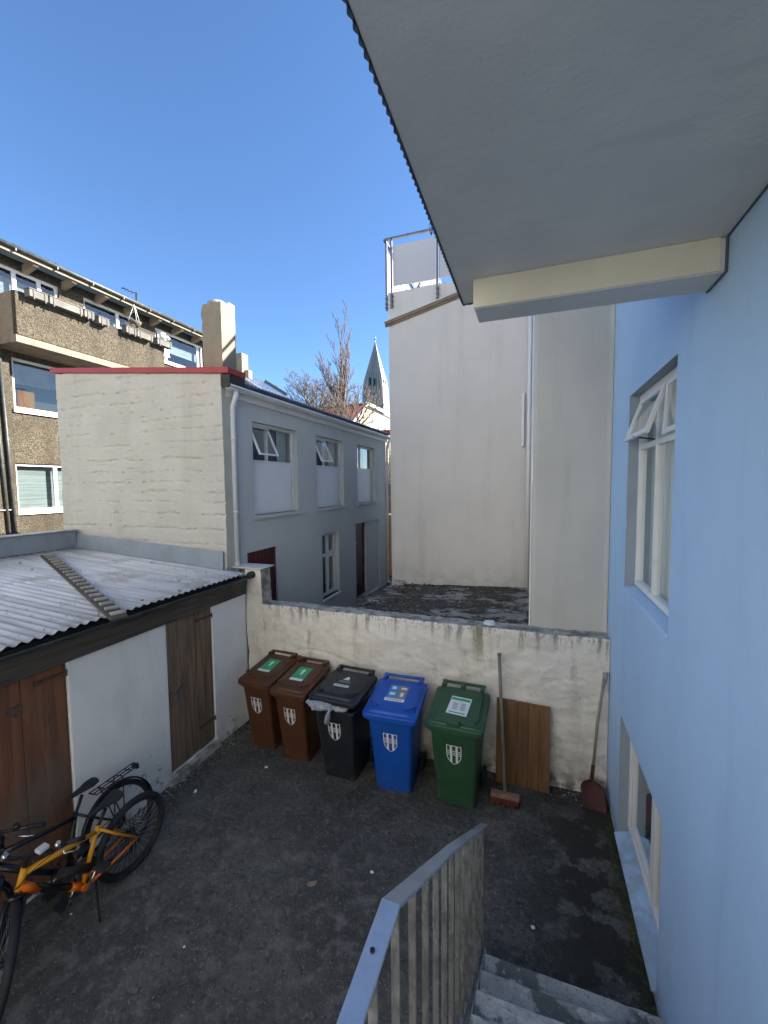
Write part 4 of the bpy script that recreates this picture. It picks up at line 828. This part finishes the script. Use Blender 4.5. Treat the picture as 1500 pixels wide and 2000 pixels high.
tree('tall slender bare tree with upright twigs beside the spire', -11.2, 24, 8.9, 2.9, 13, .42, 8, 'bark_red', r0=.15, vert=.25, lead=1.45, levels=4, kids=7)
tree('low bare tree with brown branches before the red roof', -9.3, 22.5, 6.6, 2.9, 10, .75, 21, 'bark_red', r0=.14, kids=8)
tree('bare tree filling the narrow gap between the houses', -7.2, 21, 3.4, 2.8, 9, .6, 31, 'bark_red', r0=.12)

# ------------------------------------------------------------------ wheelie bins
def rrect(w, d, r, y0, z, n=4, x0=0.0, sh=0.0):
    pts = []
    for (cx2, cy2, a0) in ((w/2-r, y0+d-r, 0), (-w/2+r, y0+d-r, 90), (-w/2+r, y0+r, 180), (w/2-r, y0+r, 270)):
        for k in range(n+1):
            t = R(a0+90*k/n); px, py = cx2+r*math.cos(t), cy2+r*math.sin(t); pts.append((px+x0, py, z+sh*py))
    return pts
def make_bin(label, m_, x, y, rz, wt, wb, lw, kind, group='row of wheelie bins along the wall'):
    B = thing('wheelie_bin', label, 'bin', (x, y, 0), group, world=False, rz=R(rz))
    HB, DT, DB = .915, .60, .47
    fy = lambda z: -.13*(z/HB)          # the front leans out towards the top
    mb = MB(); lp = []
    for z, k in ((0, 0), (.02, .02), (.10, .11), (.5, .54), (.86, .94), (HB, 1)):
        w_ = wb+(wt-wb)*k; d_ = DB+(DT-DB)*k; lp.append(rrect(w_-(.03 if z == 0 else 0), d_-(.03 if z == 0 else 0), .045, fy(z)+(.015 if z == 0 else 0), z))
    lp.append(rrect(wt+.05, DT+.05, .05, fy(HB)-.025, HB)); lp.append(rrect(wt+.05, DT+.05, .05, fy(HB)-.025, HB+.035)); lp.append(rrect(wt-.04, DT-.04, .04, fy(HB)+.02, HB+.035)); lp.append(rrect(wt-.10, DB-.06, .04, fy(.6)+.05, .40))
    mb.loft(lp, sm=False); mb.build('body', m_, B, bevel=.006, seg=2)
    # lid: stepped shell, rising to the hinge
    sh = .15; op = 0.0
    LZ = HB+.037-sh*(fy(HB)-.04)
    LD_ = DT+.10; ly = fy(HB)-.05; mb = MB(); t0 = 0.0
    if kind == 'black': sh = .06; LZ = HB+.115-sh*ly
    prof = [(0, 0, 0), (0, .045, 0), (.012, .055, 0), (.035, .058, .0), (.05, .078, .03), (.075, .088, .05), (.10, .092, .06)]
    if kind == 'green': prof = [(0, 0, 0), (0, .045, 0), (.015, .055, 0), (.03, .057, 0), (.04, .070, .02), (.062, .072, .03), (.066, .098, .05), (.085, .106, .06)]
    loops = [rrect(lw-2*i_, LD_-2*i_, .05+rr_, ly+i_, LZ+z_, 5, 0, sh) for i_, z_, rr_ in prof]
    mb.loft(loops); lid = mb.build('lid', m_, B, bevel=.004, seg=2)
    topz = lambda yy: LZ+prof[-1][1]+sh*yy
    yb = ly+LD_
    mb = MB(); zt = topz(yb)+.012; hw = lw*.36
    mb.tube([(-hw-.03, yb+.02, zt-.012), (hw+.03, yb+.02, zt-.012)], .019, 8)
    for q in ((-1, 1) if kind != 'green' else (-1, 0, 1)): mb.box(q*hw-.022, q*hw+.022, yb-.09, yb+.04, zt-.06, zt+.002)
    mb.build('rear_handle', m_, B, bevel=.003)
    if kind == 'green':
        mb = MB(); mb.box(-.07, .07, ly+.012, ly+.115, topz(ly)-.050, topz(ly+.06)+.004); mb.build('front_tab', m_, lid, bevel=.01, seg=2)
    else:
        for q in (-1, 1):
            hx = q*(lw*.5-.105); yy = ly+.135; z = topz(yy)
            mb = MB(); mb.tube([(hx-q*.055, yy-.01, z-.012), (hx-q*.05, yy-.022, z+.012), (hx, yy-.03, z+.018), (hx+q*.035, yy-.005, z+.018), (hx+q*.045, yy+.045, z+.012), (hx+q*.045, yy+.055, z-.012)], .011, 7); mb.build('lid_grip', m_, lid)
    ax_y = DB-.05
    mb = MB(); mb.tube([(-wb/2-.03, ax_y+.06, .10), (wb/2+.03, ax_y+.06, .10)], .012, 8); mb.build('axle', 'dark_metal', B)
    for q in (-1, 1):
        xx = q*(wb/2+.045); tor = [(xx, ax_y+.06+.085*math.cos(t), .102+.085*math.sin(t)) for t in [2*math.pi*k/20 for k in range(20)]]
        mb = MB(); mb.tube(tor, .022, 8, closed=True); mb.tube([(xx-.012, ax_y+.06, .102), (xx+.012, ax_y+.06, .102)], .066, 16); mb.build('wheel', 'rubber', B)
    # crest: shield outline, two pillars, three broken waves
    cw, chh, cz = .165, .235, .775
    P_ = lambda u, v, e=.0: (u*cw, fy(cz+v*chh)-.0045-e, cz+v*chh)
    out = [(-.5, 0), (-.25, -.02), (0, 0), (.25, -.02), (.5, 0), (.5, -.45), (.46, -.66), (.33, -.83), (.15, -.95), (0, -1), (-.15, -.95), (-.33, -.83), (-.46, -.66), (-.5, -.45)]
    mb = MB(); n = len(out)
    for k in range(n):
        a_, b_ = out[k], out[(k+1) % n]; sc = lambda p: (p[0]*.90, -.5+(p[1]+.5)*.93)
        mb.quad(P_(*a_), P_(*b_), P_(*sc(b_)), P_(*sc(a_)))
    for q in (-.19, .19): mb.quad(P_(q-.075, -.02, .0005), P_(q+.075, -.02, .0005), P_(q+.075, -.90, .0005), P_(q-.075, -.90, .0005))
    for zz in (-.30, -.40, -.50):
        for (a_, b_) in ((-.45, -.28), (-.10, .10), (.28, .45)):
            for k in range(3):
                t0_, t1_ = k/3, (k+1)/3; ua, ub = a_+(b_-a_)*t0_, a_+(b_-a_)*t1_; wa, wb_ = .012*math.sin(t0_*6.28), .012*math.sin(t1_*6.28)
                mb.quad(P_(ua, zz+wa+.022), P_(ub, zz+wb_+.022), P_(ub, zz+wb_-.022), P_(ua, zz+wa-.022))
    mb.build('crest', 'sticker_white', B)
    def st(name, u0, u1, y0_, y1_, mm, e=.002, rot=0.0, base=None):
        mb = MB(); c_ = math.cos(rot); s_ = math.sin(rot); mx_, my_ = (u0+u1)/2, (y0_+y1_)/2
        pts = []
        for (a_, b_) in ((u0, y0_), (u1, y0_), (u1, y1_), (u0, y1_)):
            dx, dy = a_-mx_, b_-my_; xx, yy = mx_+dx*c_-dy*s_, my_+dx*s_+dy*c_; pts.append((xx, yy, topz(yy)+e))
        mb.loft([[(p[0], p[1], p[2]-.004) for p in pts], pts]); return mb.build(name, mm, lid)
    cy = ly+LD_*.5
    if kind == 'brown':
        s1 = st('label', -.095, .095, cy-.08, cy+.16, 'sticker_green'); st('label_strip', -.095, .095, cy-.13, cy-.085, 'sticker_white')
        st('label_mark', -.012, .018, cy+.0, cy+.11, 'sticker_white', .004); st('label_mark', -.03, .03, cy+.07, cy+.09, 'sticker_white', .0045)
    if kind == 'black':
        st('label_strip', -.10, .10, cy-.10, cy-.055, 'sticker_white'); st('label_strip', -.075, .075, cy+.0, cy+.012, 'ink'); st('label_strip', -.075, .075, cy+.024, cy+.034, 'ink')
        mb = MB(); pts = [(-.045, cy+.06), (.035, cy+.06), (.03, cy+.11), (-.005, cy+.14), (-.02, cy+.10)]; mb.loft([[(a_, b_, topz(b_)-.002) for a_, b_ in pts], [(a_, b_, topz(b_)+.002) for a_, b_ in pts]]); mb.build('label_mark', 'sticker_white', lid)
        for k in range(8): st('strip_print', -.088+k*.023, -.074+k*.023, cy-.088, cy-.068, 'ink', .004)
    if kind == 'blue':
        st('label', -.11, .005, cy-.07, cy+.17, 'sticker_blue'); st('label', .006, .12, cy-.07, cy+.17, 'sticker_grey'); st('label_strip', -.12, .12, cy-.125, cy-.075, 'sticker_white')
        for (a_, b_, c_, d_) in ((-.08, -.03, .09, .14), (-.085, -.02, -.02, .025), (.03, .10, .10, .135), (.045, .085, -.035, .04)): st('label_mark', a_, b_, cy+c_, cy+d_, 'sticker_white', .004)
        for k in range(8): st('strip_print', -.10+k*.025, -.085+k*.025, cy-.11, cy-.09, 'ink', .004)
    if kind == 'green':
        st('paper_notice', -.10, .13, cy-.20, cy+.10, 'sticker_white', .003, -.06); st('notice_header', -.085, .125, cy+.035, cy+.075, 'sticker_green', .006, -.06); st('notice_footer', -.08, .10, cy-.18, cy-.165, 'sticker_green', .006, -.06)
        for k in range(5):
            for q in (-.03, .06): st('notice_print', q-.025, q+.03, cy-.02-k*.026, cy-.012-k*.026, 'ink', .006, -.06)
    return B, topz, ly
make_bin('brown bin with a green sticker, in the corner next to the shed', 'brown_bin', -3.445, 4.58, -3, .43, .365, .53, 'brown')
make_bin('brown bin with a green sticker, between the other brown bin and the black bin', 'brown_bin', -2.875, 4.49, -1, .43, .365, .53, 'brown')
make_bin('black bin with its lid held open by a grey bag', 'black_bin', -2.19, 4.385, -2, .52, .42, .64, 'black')
make_bin('bright blue bin with a white shield crest and paper sticker', 'blue_bin', -1.495, 4.40, 2, .52, .42, .64, 'blue')
make_bin('dark green bin with a white paper notice on the lid', 'green_bin', -.765, 4.42, -1, .52, .42, .64, 'green')
bag = thing('rubbish_bag', 'crumpled grey plastic bag bulging from under the black bin lid', 'bag', (-2.2, 4.25, .95))
def blob(cx3, cy3, cz3, rx, ry_, rz3, sd3, n1=18, n2=28):
    mb = MB(); loops = []
    for i in range(1, n1):
        th = math.pi*i/n1; lp = []
        for j in range(n2):
            ph = 2*math.pi*j/n2; d_ = Vector((math.sin(th)*math.cos(ph), math.sin(th)*math.sin(ph), math.cos(th))); k = 1+.30*fbm(d_.x*2.2+sd3, d_.y*2.2, d_.z*2.2, 4)+.06*fbm(d_.x*9+sd3, d_.y*9, d_.z*9, 2)
            lp.append((cx3+d_.x*rx*k, cy3+d_.y*ry_*k, cz3+d_.z*rz3*k))
        loops.append(lp)
    mb.loft(loops, sm=True); return mb
blob(-2.33, 4.27, .995, .19, .13, .065, 1.0).build('bag_body', 'bagplastic', bag)
blob(-2.09, 4.29, .99, .09, .10, .045, 4.0).build('bag_fold', 'bagplastic', bag)
mb = MB(); mb.tube([(-2.19, 4.20, 1.0), (-2.20, 4.165, .97), (-2.22, 4.175, .90), (-2.25, 4.20, .82), (-2.27, 4.22, .78)], [.018, .015, .035, .032, .012], 10); mb.build('bag_tail', 'bagplastic', bag)

# ------------------------------------------------------------------ board, broom, shovel
bd = thing('wooden_board', 'flat brown wooden board leaning on the cream wall behind the broom', 'board', (-.07, 4.95, 0))
bw = .61/5
for k in range(5):
    a_ = -.375+k*bw; mb = MB(); z1_ = 1.0-.004*k; c0 = .0
    mb.hexa([(a_, 4.955, 0.005), (a_+bw-.002, 4.95, .005), (a_+bw-.002, 4.98, .005), (a_, 4.985, .005), (a_, 5.055, z1_), (a_+bw-.002, 5.05, z1_), (a_+bw-.002, 5.08, z1_), (a_, 5.085, z1_)]); mb.build('plank', 'boardwood', bd, bevel=.002)
br = thing('broom', 'long handled push broom with red bristles standing beside the green bin', 'broom', (-.25, 4.63, 0))
mb = MB(); mb.tube([(-.245, 4.66, .11), (-.30, 4.86, .80), (-.352, 5.06, 1.53)], .019, 10); mb.tube([(-.352, 5.06, 1.53), (-.355, 5.07, 1.56)], .022, 10); mb.build('handle', 'broomhandle', br)
mb = MB(); mb.box(-.40, -.09, 4.60, 4.68, .075, .12); mb.build('head', 'broomwood', br, bevel=.008, seg=2)
mb = MB(); rnd = random.Random(9)
for i in range(24):
    for j in range(4):
        x = -.39+.29*i/23; y = 4.61+.06*j/3; dx, dy = rnd.uniform(-.015, .015), rnd.uniform(-.035, .005); mb.tube([(x, y, .078), (x+dx, y+dy, .006)], [.005, .009], 4)
mb.build('bristles', 'bristle', br)
sv = thing('shovel', 'red bladed shovel with a worn wooden handle leaning in the corner by the blue wall', 'shovel', (.72, 4.85, 0))
mb = MB(); mb.tube([(.685, 4.97, .42), (.72, 5.01, .9), (.775, 5.045, 1.34)], [.017, .016, .016], 10); mb.build('shaft', 'shovelwood', sv)
mb = MB(); mb.tube([(.775, 5.045, 1.33), (.79, 5.05, 1.42), (.800, 5.055, 1.475)], [.019, .026, .028], 10); mb.tube([(.77, 5.055, 1.475), (.825, 5.055, 1.48)], .018, 8); mb.build('grip', 'tape', sv)
mb = MB(); mb.tube([(.668, 4.955, .26), (.685, 4.97, .45)], .020, 10); mb.build('socket', 'shovelred', sv)
mb = MB(); g = []; nu_, nv_ = 12, 14
for i in range(nu_+1):
    row = []
    for j in range(nv_+1):
        t = j/nv_; s_ = i/nu_*2-1
        hw = .125*min(1, (1-(1-min(1, t*3.2))**2)**.5) if t < .32 else .125*(1-.18*(t-.32)-max(0, t-.7)**2*1.6)
        x = .660+.045*t+s_*hw; y = 4.955-.115*t+.035*(s_*s_)*(-1)+(.0); z = .30-.30*t+(.02 if t > .9 else 0)*(s_*s_)
        row.append(mb.add([(x, y, max(.012, z))]))
    g.append(row)
for i in range(nu_):
    for j in range(nv_): mb.face((g[i][j], g[i+1][j], g[i+1][j+1], g[i][j+1]), 0, True)
o = mb.build('blade', 'shovelred', sv, recalc=False); so = o.modifiers.new('solid', 'SOLIDIFY'); so.thickness = .004

# ------------------------------------------------------------------ stairs and railing
STR = thing('concrete_stairs', 'worn concrete steps leading down beside the blue house wall', 'stairs', (.3, 2, 0))
for k in range(9):
    yn = 2.90-.25*k; z1_ = .17*(k+1)
    mb = MB(); n = 26; g = []; z0_ = max(-.03, z1_-.30)
    # slightly chipped nosing
    xs = [-.28+1.127*i/n for i in range(n+1)]
    for x in xs:
        e = .008*max(0, fbm(x*9, k*5.1, 1, 3))+.010*max(0, fbm(x*3, k*2.1, 6, 2)-.15); dz = .003*fbm(x*6, k, 2)
        g.append([(x, yn-e*.4, z0_), (x, yn-e, z1_-.012), (x, yn-.012-e, z1_+dz), (x, yn-.13, z1_+.003*fbm(x*4, k, 8)), (x, yn-.26, z1_+.002*fbm(x*5, k, 4)), (x, yn-.26, z0_)])
    mb.loft(g); mb.build('step', 'stepc', STR)
mb = MB(); mb.box(-.28, .847, -1.4, .635, 1.20, 1.53); mb.build('landing', 'stepc', STR, bevel=.01)
mb = MB(); mb.hexa([(-.27, -1.4, -.03), (.84, -1.4, -.03), (.84, .60, -.03), (-.27, .60, -.03), (-.27, -1.4, 1.19), (.84, -1.4, 1.19), (.84, .60, 1.19), (-.27, .60, 1.19)]); mb.hexa([(-.27, .601, -.03), (.84, .601, -.03), (.84, 2.6, -.03), (-.27, 2.6, -.03), (-.27, .601, 1.1), (.84, .601, 1.1), (.84, 2.6, .02), (-.27, 2.6, .02)]); mb.build('stair_base', 'stepc', STR)
RLG = thing('stair_railing', 'galvanised steel stair railing with a flat handrail and upright bars', 'railing', (-.33, 2, 0))
RX = -.332
def railz(y): return 2.515 if y < .95 else 2.515-.70*(y-.95) if y < 1.85 else 2.515-.63-.735*(y-1.85)
ys_ = [-1.3, .95, 1.02, 1.85, 1.9, 3.28]
mb = MB(); loops = []
for y in ys_:
    z = railz(y); sl = 0 if y < .95 else .7; nl = math.sqrt(1+sl*sl); hy, hz = sl/nl*.005, 1/nl*.005
    loops.append([(RX-.026, y-hy, z-hz), (RX+.026, y-hy, z-hz), (RX+.026, y+hy, z+hz), (RX-.026, y+hy, z+hz)])
mb.loft(loops); hr = mb.build('handrail', 'galv', RLG, bevel=.0025, seg=2)
mb = MB(); mb.tube([(RX-.004, .83, 2.518), (RX-.004, .83, 2.5225)], .006, 10); mb.build('bolt_hole', 'dark', hr)
k = 0; y = -.17
while y < 3.27:
    zt = railz(y)-.006; zb = max(.16, zt-1.05) if y < 2.95 else .02
    mb = MB(); mb.box(RX-.0115, RX+.0115, y-.004, y+.004, zb, zt); mb.build('baluster', 'galv_bar', RLG); y += .165
mb = MB(); loops = []
for y in (-1.3, .85, 3.0): 
    z = railz(y)-1.0; loops.append([(RX-.0125, y, z-.05), (RX+.0125, y, z-.05), (RX+.0125, y, z), (RX-.0125, y, z)])
mb.loft(loops); mb.build('bottom_rail', 'galv', RLG)
mb = MB(); loops = []
for y, z in ((.6, 1.50), (3.0, .03)): loops.append([(-.296, y, z-.16), (-.284, y, z-.16), (-.284, y, z+.05), (-.296, y, z+.05)])
mb.loft(loops); mb.build('stringer', 'galv', RLG)

# ------------------------------------------------------------------ bicycles (local: forward = +X, up = +Z)
def wheel(parent, cx4, r, tyre, steer=None, name='wheel', rack=False):
    """steer: function mapping local points of the wheel (wheel plane XZ, centre origin) to bike coordinates"""
    T = steer or (lambda p: Vector((cx4+p[0], p[1], r+p[2]+tyre)))
    R_ = r
    ring = lambda rr, n=40: [T((rr*math.cos(t), 0, rr*math.sin(t))) for t in [2*math.pi*k/n for k in range(n)]]
    mb = MB(); mb.tube(ring(R_), tyre, 10, closed=True); w = mb.build('wheel', 'rubber', parent)
    mb = MB(); mb.tube(ring(R_-tyre*1.1), .010, 8, closed=True); mb.build('rim', 'dark_metal', w)
    mb = MB(); mb.tube([T((0, -.045, 0)), T((0, .045, 0))], .022, 10)
    mb.build('hub', 'dark_metal', w)
    mb = MB()
    for k in range(28):
        t = 2*math.pi*k/28; t2 = t+(.35 if k % 2 else -.35); s_ = .03 if k % 4 < 2 else -.03
        mb.tube([T((.02*math.cos(t2), s_, .02*math.sin(t2))), T(((R_-tyre)*math.cos(t), 0, (R_-tyre)*math.sin(t)))], .0013, 3)
    mb.build('spokes', 'galv', w)
    return w
def bike(label, loc, rz, lean, col, col2, wb_rear, wb_front, R_, ty, steer_ang, seat_z, bar_z, orange):
    B = thing('bicycle', label, 'bicycle', loc, 'bicycles by the shed', world=False, rot=Matrix.Rotation(R(rz), 3, 'Z').to_euler())
    B.rotation_euler = (Matrix.Rotation(R(rz), 3, 'Z') @ Matrix.Rotation(R(lean), 3, 'X')).to_euler()
    Rw = R_+ty; BBp = Vector((0, 0, .29)); AXr = Vector((-wb_rear, 0, Rw)); AXf = Vector((wb_front, 0, Rw))
    SC = Vector((-.13, 0, .29+.40)); HT = Vector((.40, 0, .84)); HBt = Vector((.445, 0, .70))
    sdir_ = (HBt-HT).normalized(); ang = R(steer_ang); rot = Matrix.Rotation(ang, 3, -sdir_)
    fk = HBt+sdir_*.05
    def ST(p): return fk+rot @ (Vector(p)-fk)
    mb = MB(); mb.tube([HT+Vector((0, 0, .0)), HBt], .024, 12); mb.build('head_tube', col2 if orange else col, B)
    mb = MB(); mb.tube([SC+Vector((0, 0, -.02)), HT+Vector((.005, 0, -.04))], [.018, .022], 10); mb.build('top_tube', col2 if orange else col, B)
    mb = MB(); mb.tube([BBp, BBp.lerp(HBt, .5), HBt+Vector((-.01, 0, .02))], [.026, .028, .026], 12); mb.build('down_tube', col if not orange else 'bike_black', B)
    if orange:
        mb = MB(); mb.tube([BBp.lerp(HBt, .72), HBt+Vector((-.01, 0, .03))], .0295, 12); mb.build('down_tube_panel', 'bike_orange', B); mb = MB(); mb.tube([BBp+Vector((0, 0, 0)), BBp.lerp(HBt, .22)], .0295, 12); mb.build('down_tube_panel', 'bike_orange', B)
    mb = MB(); mb.tube([BBp, SC+Vector((-.01, 0, .03))], .019, 10); mb.build('seat_tube', col2, B)
    for q in (-1, 1):
        mb = MB(); mb.tube([BBp+Vector((-.03, q*.03, 0)), BBp.lerp(AXr, .5)+Vector((0, q*.06, 0)), AXr+Vector((0, q*.065, 0))], [.014, .011, .010], 8); mb.build('chain_stay', col, B)
        mb = MB(); mb.tube([SC+Vector((-.01, q*.02, 0)), SC.lerp(AXr, .4)+Vector((0, q*.055, 0)), AXr+Vector((0, q*.065, 0))], [.012, .010, .009], 8); mb.build('seat_stay', col2 if orange else col, B)
    mb = MB(); mb.tube([BBp+Vector((0, -.04, 0)), BBp+Vector((0, .04, 0))], .028, 12); mb.build('bottom_bracket', col, B)
    # crankset
    mb = MB(); cr = .095; mb.tube([BBp+Vector((cr*math.cos(t), -.055, cr*math.sin(t))) for t in [2*math.pi*k/24 for k in range(24)]], .007, 6, closed=True)
    for t in (0, 1.26, 2.51, 3.77, 5.03): mb.tube([BBp+Vector((0, -.055, 0)), BBp+Vector((cr*math.cos(t), -.055, cr*math.sin(t)))], .007, 5)
    mb.build('chainring', 'dark_metal', B)
    for q, a_ in ((-1, R(-62)), (1, R(118))):
        e = BBp+Vector((.17*math.cos(a_), q*.075, .17*math.sin(a_))); mb = MB(); mb.tube([BBp+Vector((0, q*.07, 0)), e], [.013, .010], 8); c4 = mb.build('crank', 'chrome' if orange else 'dark_metal', B)
        mb = MB(); mb.box(e.x-.045, e.x+.045, min(e.y, e.y+q*.10), max(e.y, e.y+q*.10), e.z-.012, e.z+.012); mb.build('pedal', 'rubber', c4, bevel=.004)
    mb = MB(); mb.tube([BBp+Vector((0, -.055, cr)), AXr+Vector((0, -.05, .045))], .004, 4); mb.tube([BBp+Vector((0, -.055, -cr)), AXr+Vector((0, -.05, -.045))], .004, 4); mb.build('chain', 'dark_metal', B)
    mb = MB(); mb.tube([AXr+Vector((0, -.03, 0)), AXr+Vector((0, -.055, 0))], [.06, .03], 16); mb.build('cassette', 'dark_metal', B)
    # saddle
    sp = SC+Vector((-.03, 0, 0)); st_ = Vector((-.03-.13-(seat_z-.69)*.3, 0, seat_z))
    mb = MB(); mb.tube([SC, st_+Vector((0, 0, -.04))], .014, 10); mb.build('seat_post', 'dark_metal', B)
    mb = MB(); loops = []
    for t, hw, hz, dz in ((-.13, .050, .022, .012), (-.12, .068, .028, .010), (-.07, .075, .030, .004), (-.01, .050, .028, .0), (.06, .026, .024, .0), (.12, .020, .020, -.002), (.145, .012, .012, -.008)):
        loops.append([(st_.x+t, hw*math.cos(a_), st_.z+dz+hz*math.sin(a_)*(1 if math.sin(a_) > 0 else .7)) for a_ in [2*math.pi*k/12 for k in range(12)]])
    mb.loft(loops, sm=True); mb.build('saddle', 'rubber', B)
    # fork, stem, bars turn with the steering
    AXf_ = Vector((wb_front, 0, Rw))
    mb = MB()
    for q in (-1, 1): mb.tube([ST(HBt+sdir_*.05+Vector((0, q*.05, 0))), ST(AXf_+Vector((0, q*.055, 0)))], [.018, .013], 10)
    mb.tube([ST(HBt+sdir_*.05+Vector((0, -.05, 0))), ST(HBt+sdir_*.05+Vector((0, .05, 0)))], .018, 8); mb.build('fork', 'bike_black', B)
    wheel(B, wb_front, R_, ty, steer=lambda p: ST(AXf_+Vector(p)))
    wheel(B, -wb_rear, R_, ty, steer=lambda p: AXr+Vector(p))
    top_ = HT-sdir_*.06; mb = MB(); c5 = top_+Vector((.07, 0, bar_z-top_.z))
    mb.tube([HT, top_, ST(c5)], .017, 8); mb.build('stem', 'bike_black', B)
    mb = MB(); pts = [ST(c5+Vector(p)) for p in ((-.05, -.32, .0), (-.02, -.18, .005), (0, -.05, 0), (0, .05, 0), (-.02, .18, .005), (-.05, .32, .0))]; mb.tube(pts, .0125, 8); hbm = mb.build('handlebar', 'bike_black', B)
    for q in (-1, 1):
        mb = MB(); mb.tube([ST(c5+Vector((-.05, q*.33, 0))), ST(c5+Vector((-.03, q*.21, .004)))], .018, 10); mb.build('grip', 'rubber', hbm)
        mb = MB(); mb.tube([ST(c5+Vector((-.02, q*.19, .0))), ST(c5+Vector((.03, q*.20, -.02))), ST(c5+Vector((.02, q*.30, -.03)))], .006, 6); mb.build('brake_lever', 'chrome', hbm)
        mb = MB(); mb.tube([ST(c5+Vector((-.015, q*.15, .015))), ST(c5+Vector((-.015, q*.15, .045)))], [.028, .016], 12); mb.build('bell' if q == 1 else 'shifter', 'chrome' if orange else 'dark_metal', hbm)
    # cables
    mb = MB()
    for q in (-1, 1):
        a_ = ST(c5+Vector((.02, q*.14, 0))); mb.tube([a_, a_+Vector((.10, -q*.04, -.04)), HT+Vector((.08, q*.02, -.10)), HT+Vector((-.03, q*.03, -.10))], .0028, 5)
    mb.build('cable', 'rubber', B)
    return B, ST, c5, AXr, AXf_, SC
# axes: rotating by -90 about z puts forward (+X) on -y
b1 = bike('orange and yellow mountain bike with its front wheel turned, parked on a kickstand', (-3.50, 2.19, 0), -90, -3, 'bike_orange', 'bike_yellow', .46, .66, .325, .030, 62, .86, .98, True)
B1, ST1, c51, ax1, axf1, sc1 = b1
mb = MB(); mb.tube([(-.09, .03, .27), (-.02, .17, .015)], [.009, .008], 8); mb.build('kickstand', 'rubber', B1)
mb = MB(); p = ST1(c51+Vector((.0, .06, .02))); mb.box(p.x-.035, p.x+.035, p.y-.03, p.y+.03, p.z, p.z+.03); mb.build('light_mount', 'tarp', B1, bevel=.006)
mb = MB(); mb.tube([(-.05, .02, .42), (.18, .02, .58)], .035, 10); mb.build('bottle', 'dark_metal', B1)
b2 = bike('black bicycle with a rear rack and mudguards leaning on the shed behind the orange one', (-3.70, 2.24, 0), -90, 9, 'bike_black', 'bike_black', .50, .66, .330, .020, 25, .86, 1.0, False)
B2, ST2, c52, ax2, axf2, sc2 = b2
mb = MB(); n = 18; loops = []
for k in range(n+1):
    t = R(-5+200*k/n); c6, s6 = math.cos(t), math.sin(t); loops.append([ax2+Vector((-c6*rr, yy, s6*rr)) for rr, yy in ((.358, -.026), (.372, -.012), (.372, .012), (.358, .026), (.368, .012), (.368, -.012))])
mb.loft(loops, sm=True); mb.build('mudguard', 'bike_black', B2)
mb = MB(); z = .76
for q in (-.055, 0, .055): mb.tube([(-.30, q, z), (-.72, q, z)], .006, 6)
mb.tube([(-.30, -.055, z), (-.30, .055, z)], .006, 6); mb.tube([(-.72, -.055, z), (-.74, -.03, z+.01), (-.74, .03, z+.01), (-.72, .055, z)], .006, 6)
for k in range(4): mb.tube([(-.38-.09*k, -.055, z), (-.38-.09*k, .055, z)], .005, 5)
for q in (-1, 1): mb.tube([(-.55, q*.06, z), (ax2.x, q*.07, ax2.z+.01)], .006, 6); mb.tube([(-.40, q*.06, z), (ax2.x, q*.07, ax2.z+.01)], .006, 6)
rk = mb.build('rear_rack', 'rubber', B2)
mb = MB(); mb.box(-.75, -.72, -.04, .04, z-.04, z+.01); mb.build('reflector', 'rubber', rk, bevel=.006)

# ------------------------------------------------------------------ small things on the ground
for i, (x, y, r, lb) in enumerate([(-2.52, 2.30, .012, 'white chip on the open ground far from the bins'), (-3.63, 2.18, .012, 'white chip beside the bicycle kickstand'), (-1.36, 3.37, .022, 'bright white crumb on the ground before the blue bin'),
        (-3.71, 3.64, .028, 'pale crumb near the white shed wall'), (-3.17, 4.27, .030, 'pale crumb in front of the brown bins'), (-2.0, 1.95, .02, 'pale sliver near the front of the yard'), (.05, 3.35, .02, 'pale chip near the foot of the steps')]):
    scrap('paper_scrap', lb, 'litter', x, y, gz(x, y)+.001, r, 'sticker_white', 40+i, 'scraps of litter on the yard', .4)
lf = MB(); lf.loft([[(.045*math.cos(t)*(1+.2*math.sin(3*t)), .025*math.sin(t), .004) for t in [q*.628 for q in range(10)]], [(.045*math.cos(t)*(1+.2*math.sin(3*t)), .025*math.sin(t), .006+.008*math.cos(t)**2) for t in [q*.628 for q in range(10)]]])
lo = tag(lf.build('dead_leaf', 'leaf'), 'single curled brown leaf lying on the dark yard', 'leaf'); lo.location = (-1.83, 3.08, gz(-1.83, 3.08)); lo.rotation_euler = (0, 0, .6)
rnd = random.Random(77); mb = MB()
def chip(mb, x, y, r, z=None):
    z = gz(x, y)-.001 if z is None else z; a = rnd.uniform(0, 6); n = 5
    mb.loft([[(x+r*math.cos(a+t*1.257)*rnd.uniform(.6, 1.1), y+r*math.sin(a+t*1.257)*rnd.uniform(.6, 1.1), z) for t in range(n)], [(x+r*.5*math.cos(a+t*1.257), y+r*.5*math.sin(a+t*1.257), z+r*rnd.uniform(.4, .9)) for t in range(n)]])
for k in range(700):
    x = rnd.uniform(-4.0, .8); y = rnd.uniform(.6, 5.05); chip(mb, x, y, rnd.uniform(.0015, .0045))
for k in range(700):
    chip(mb, -4.06+abs(rnd.gauss(0, .10)), rnd.uniform(2.4, 5.0), rnd.uniform(.003, .012))
for k in range(500):
    chip(mb, rnd.uniform(-4, .8), 5.09-abs(rnd.gauss(0, .08)), rnd.uniform(.003, .010))
stuff(tag(mb.build('grit', 'debris'), 'fine pale grit scattered over the dark yard', 'grit'))
mb = MB()
for k in range(1800):
    t = rnd.random(); y = 2.9+t*2.0; x = .84-abs(rnd.gauss(0, .05))*(.4+1.6*max(0, fbm(y*2.2, 0, 5)+.4)); chip(mb, x, y, rnd.uniform(.003, .009))
stuff(tag(mb.build('moss_crust', 'moss'), 'dark green moss and leaf crumbs along the foot of the blue wall', 'moss'))
for o in bpy.data.objects:
    if '_o' in o: del o['_o']
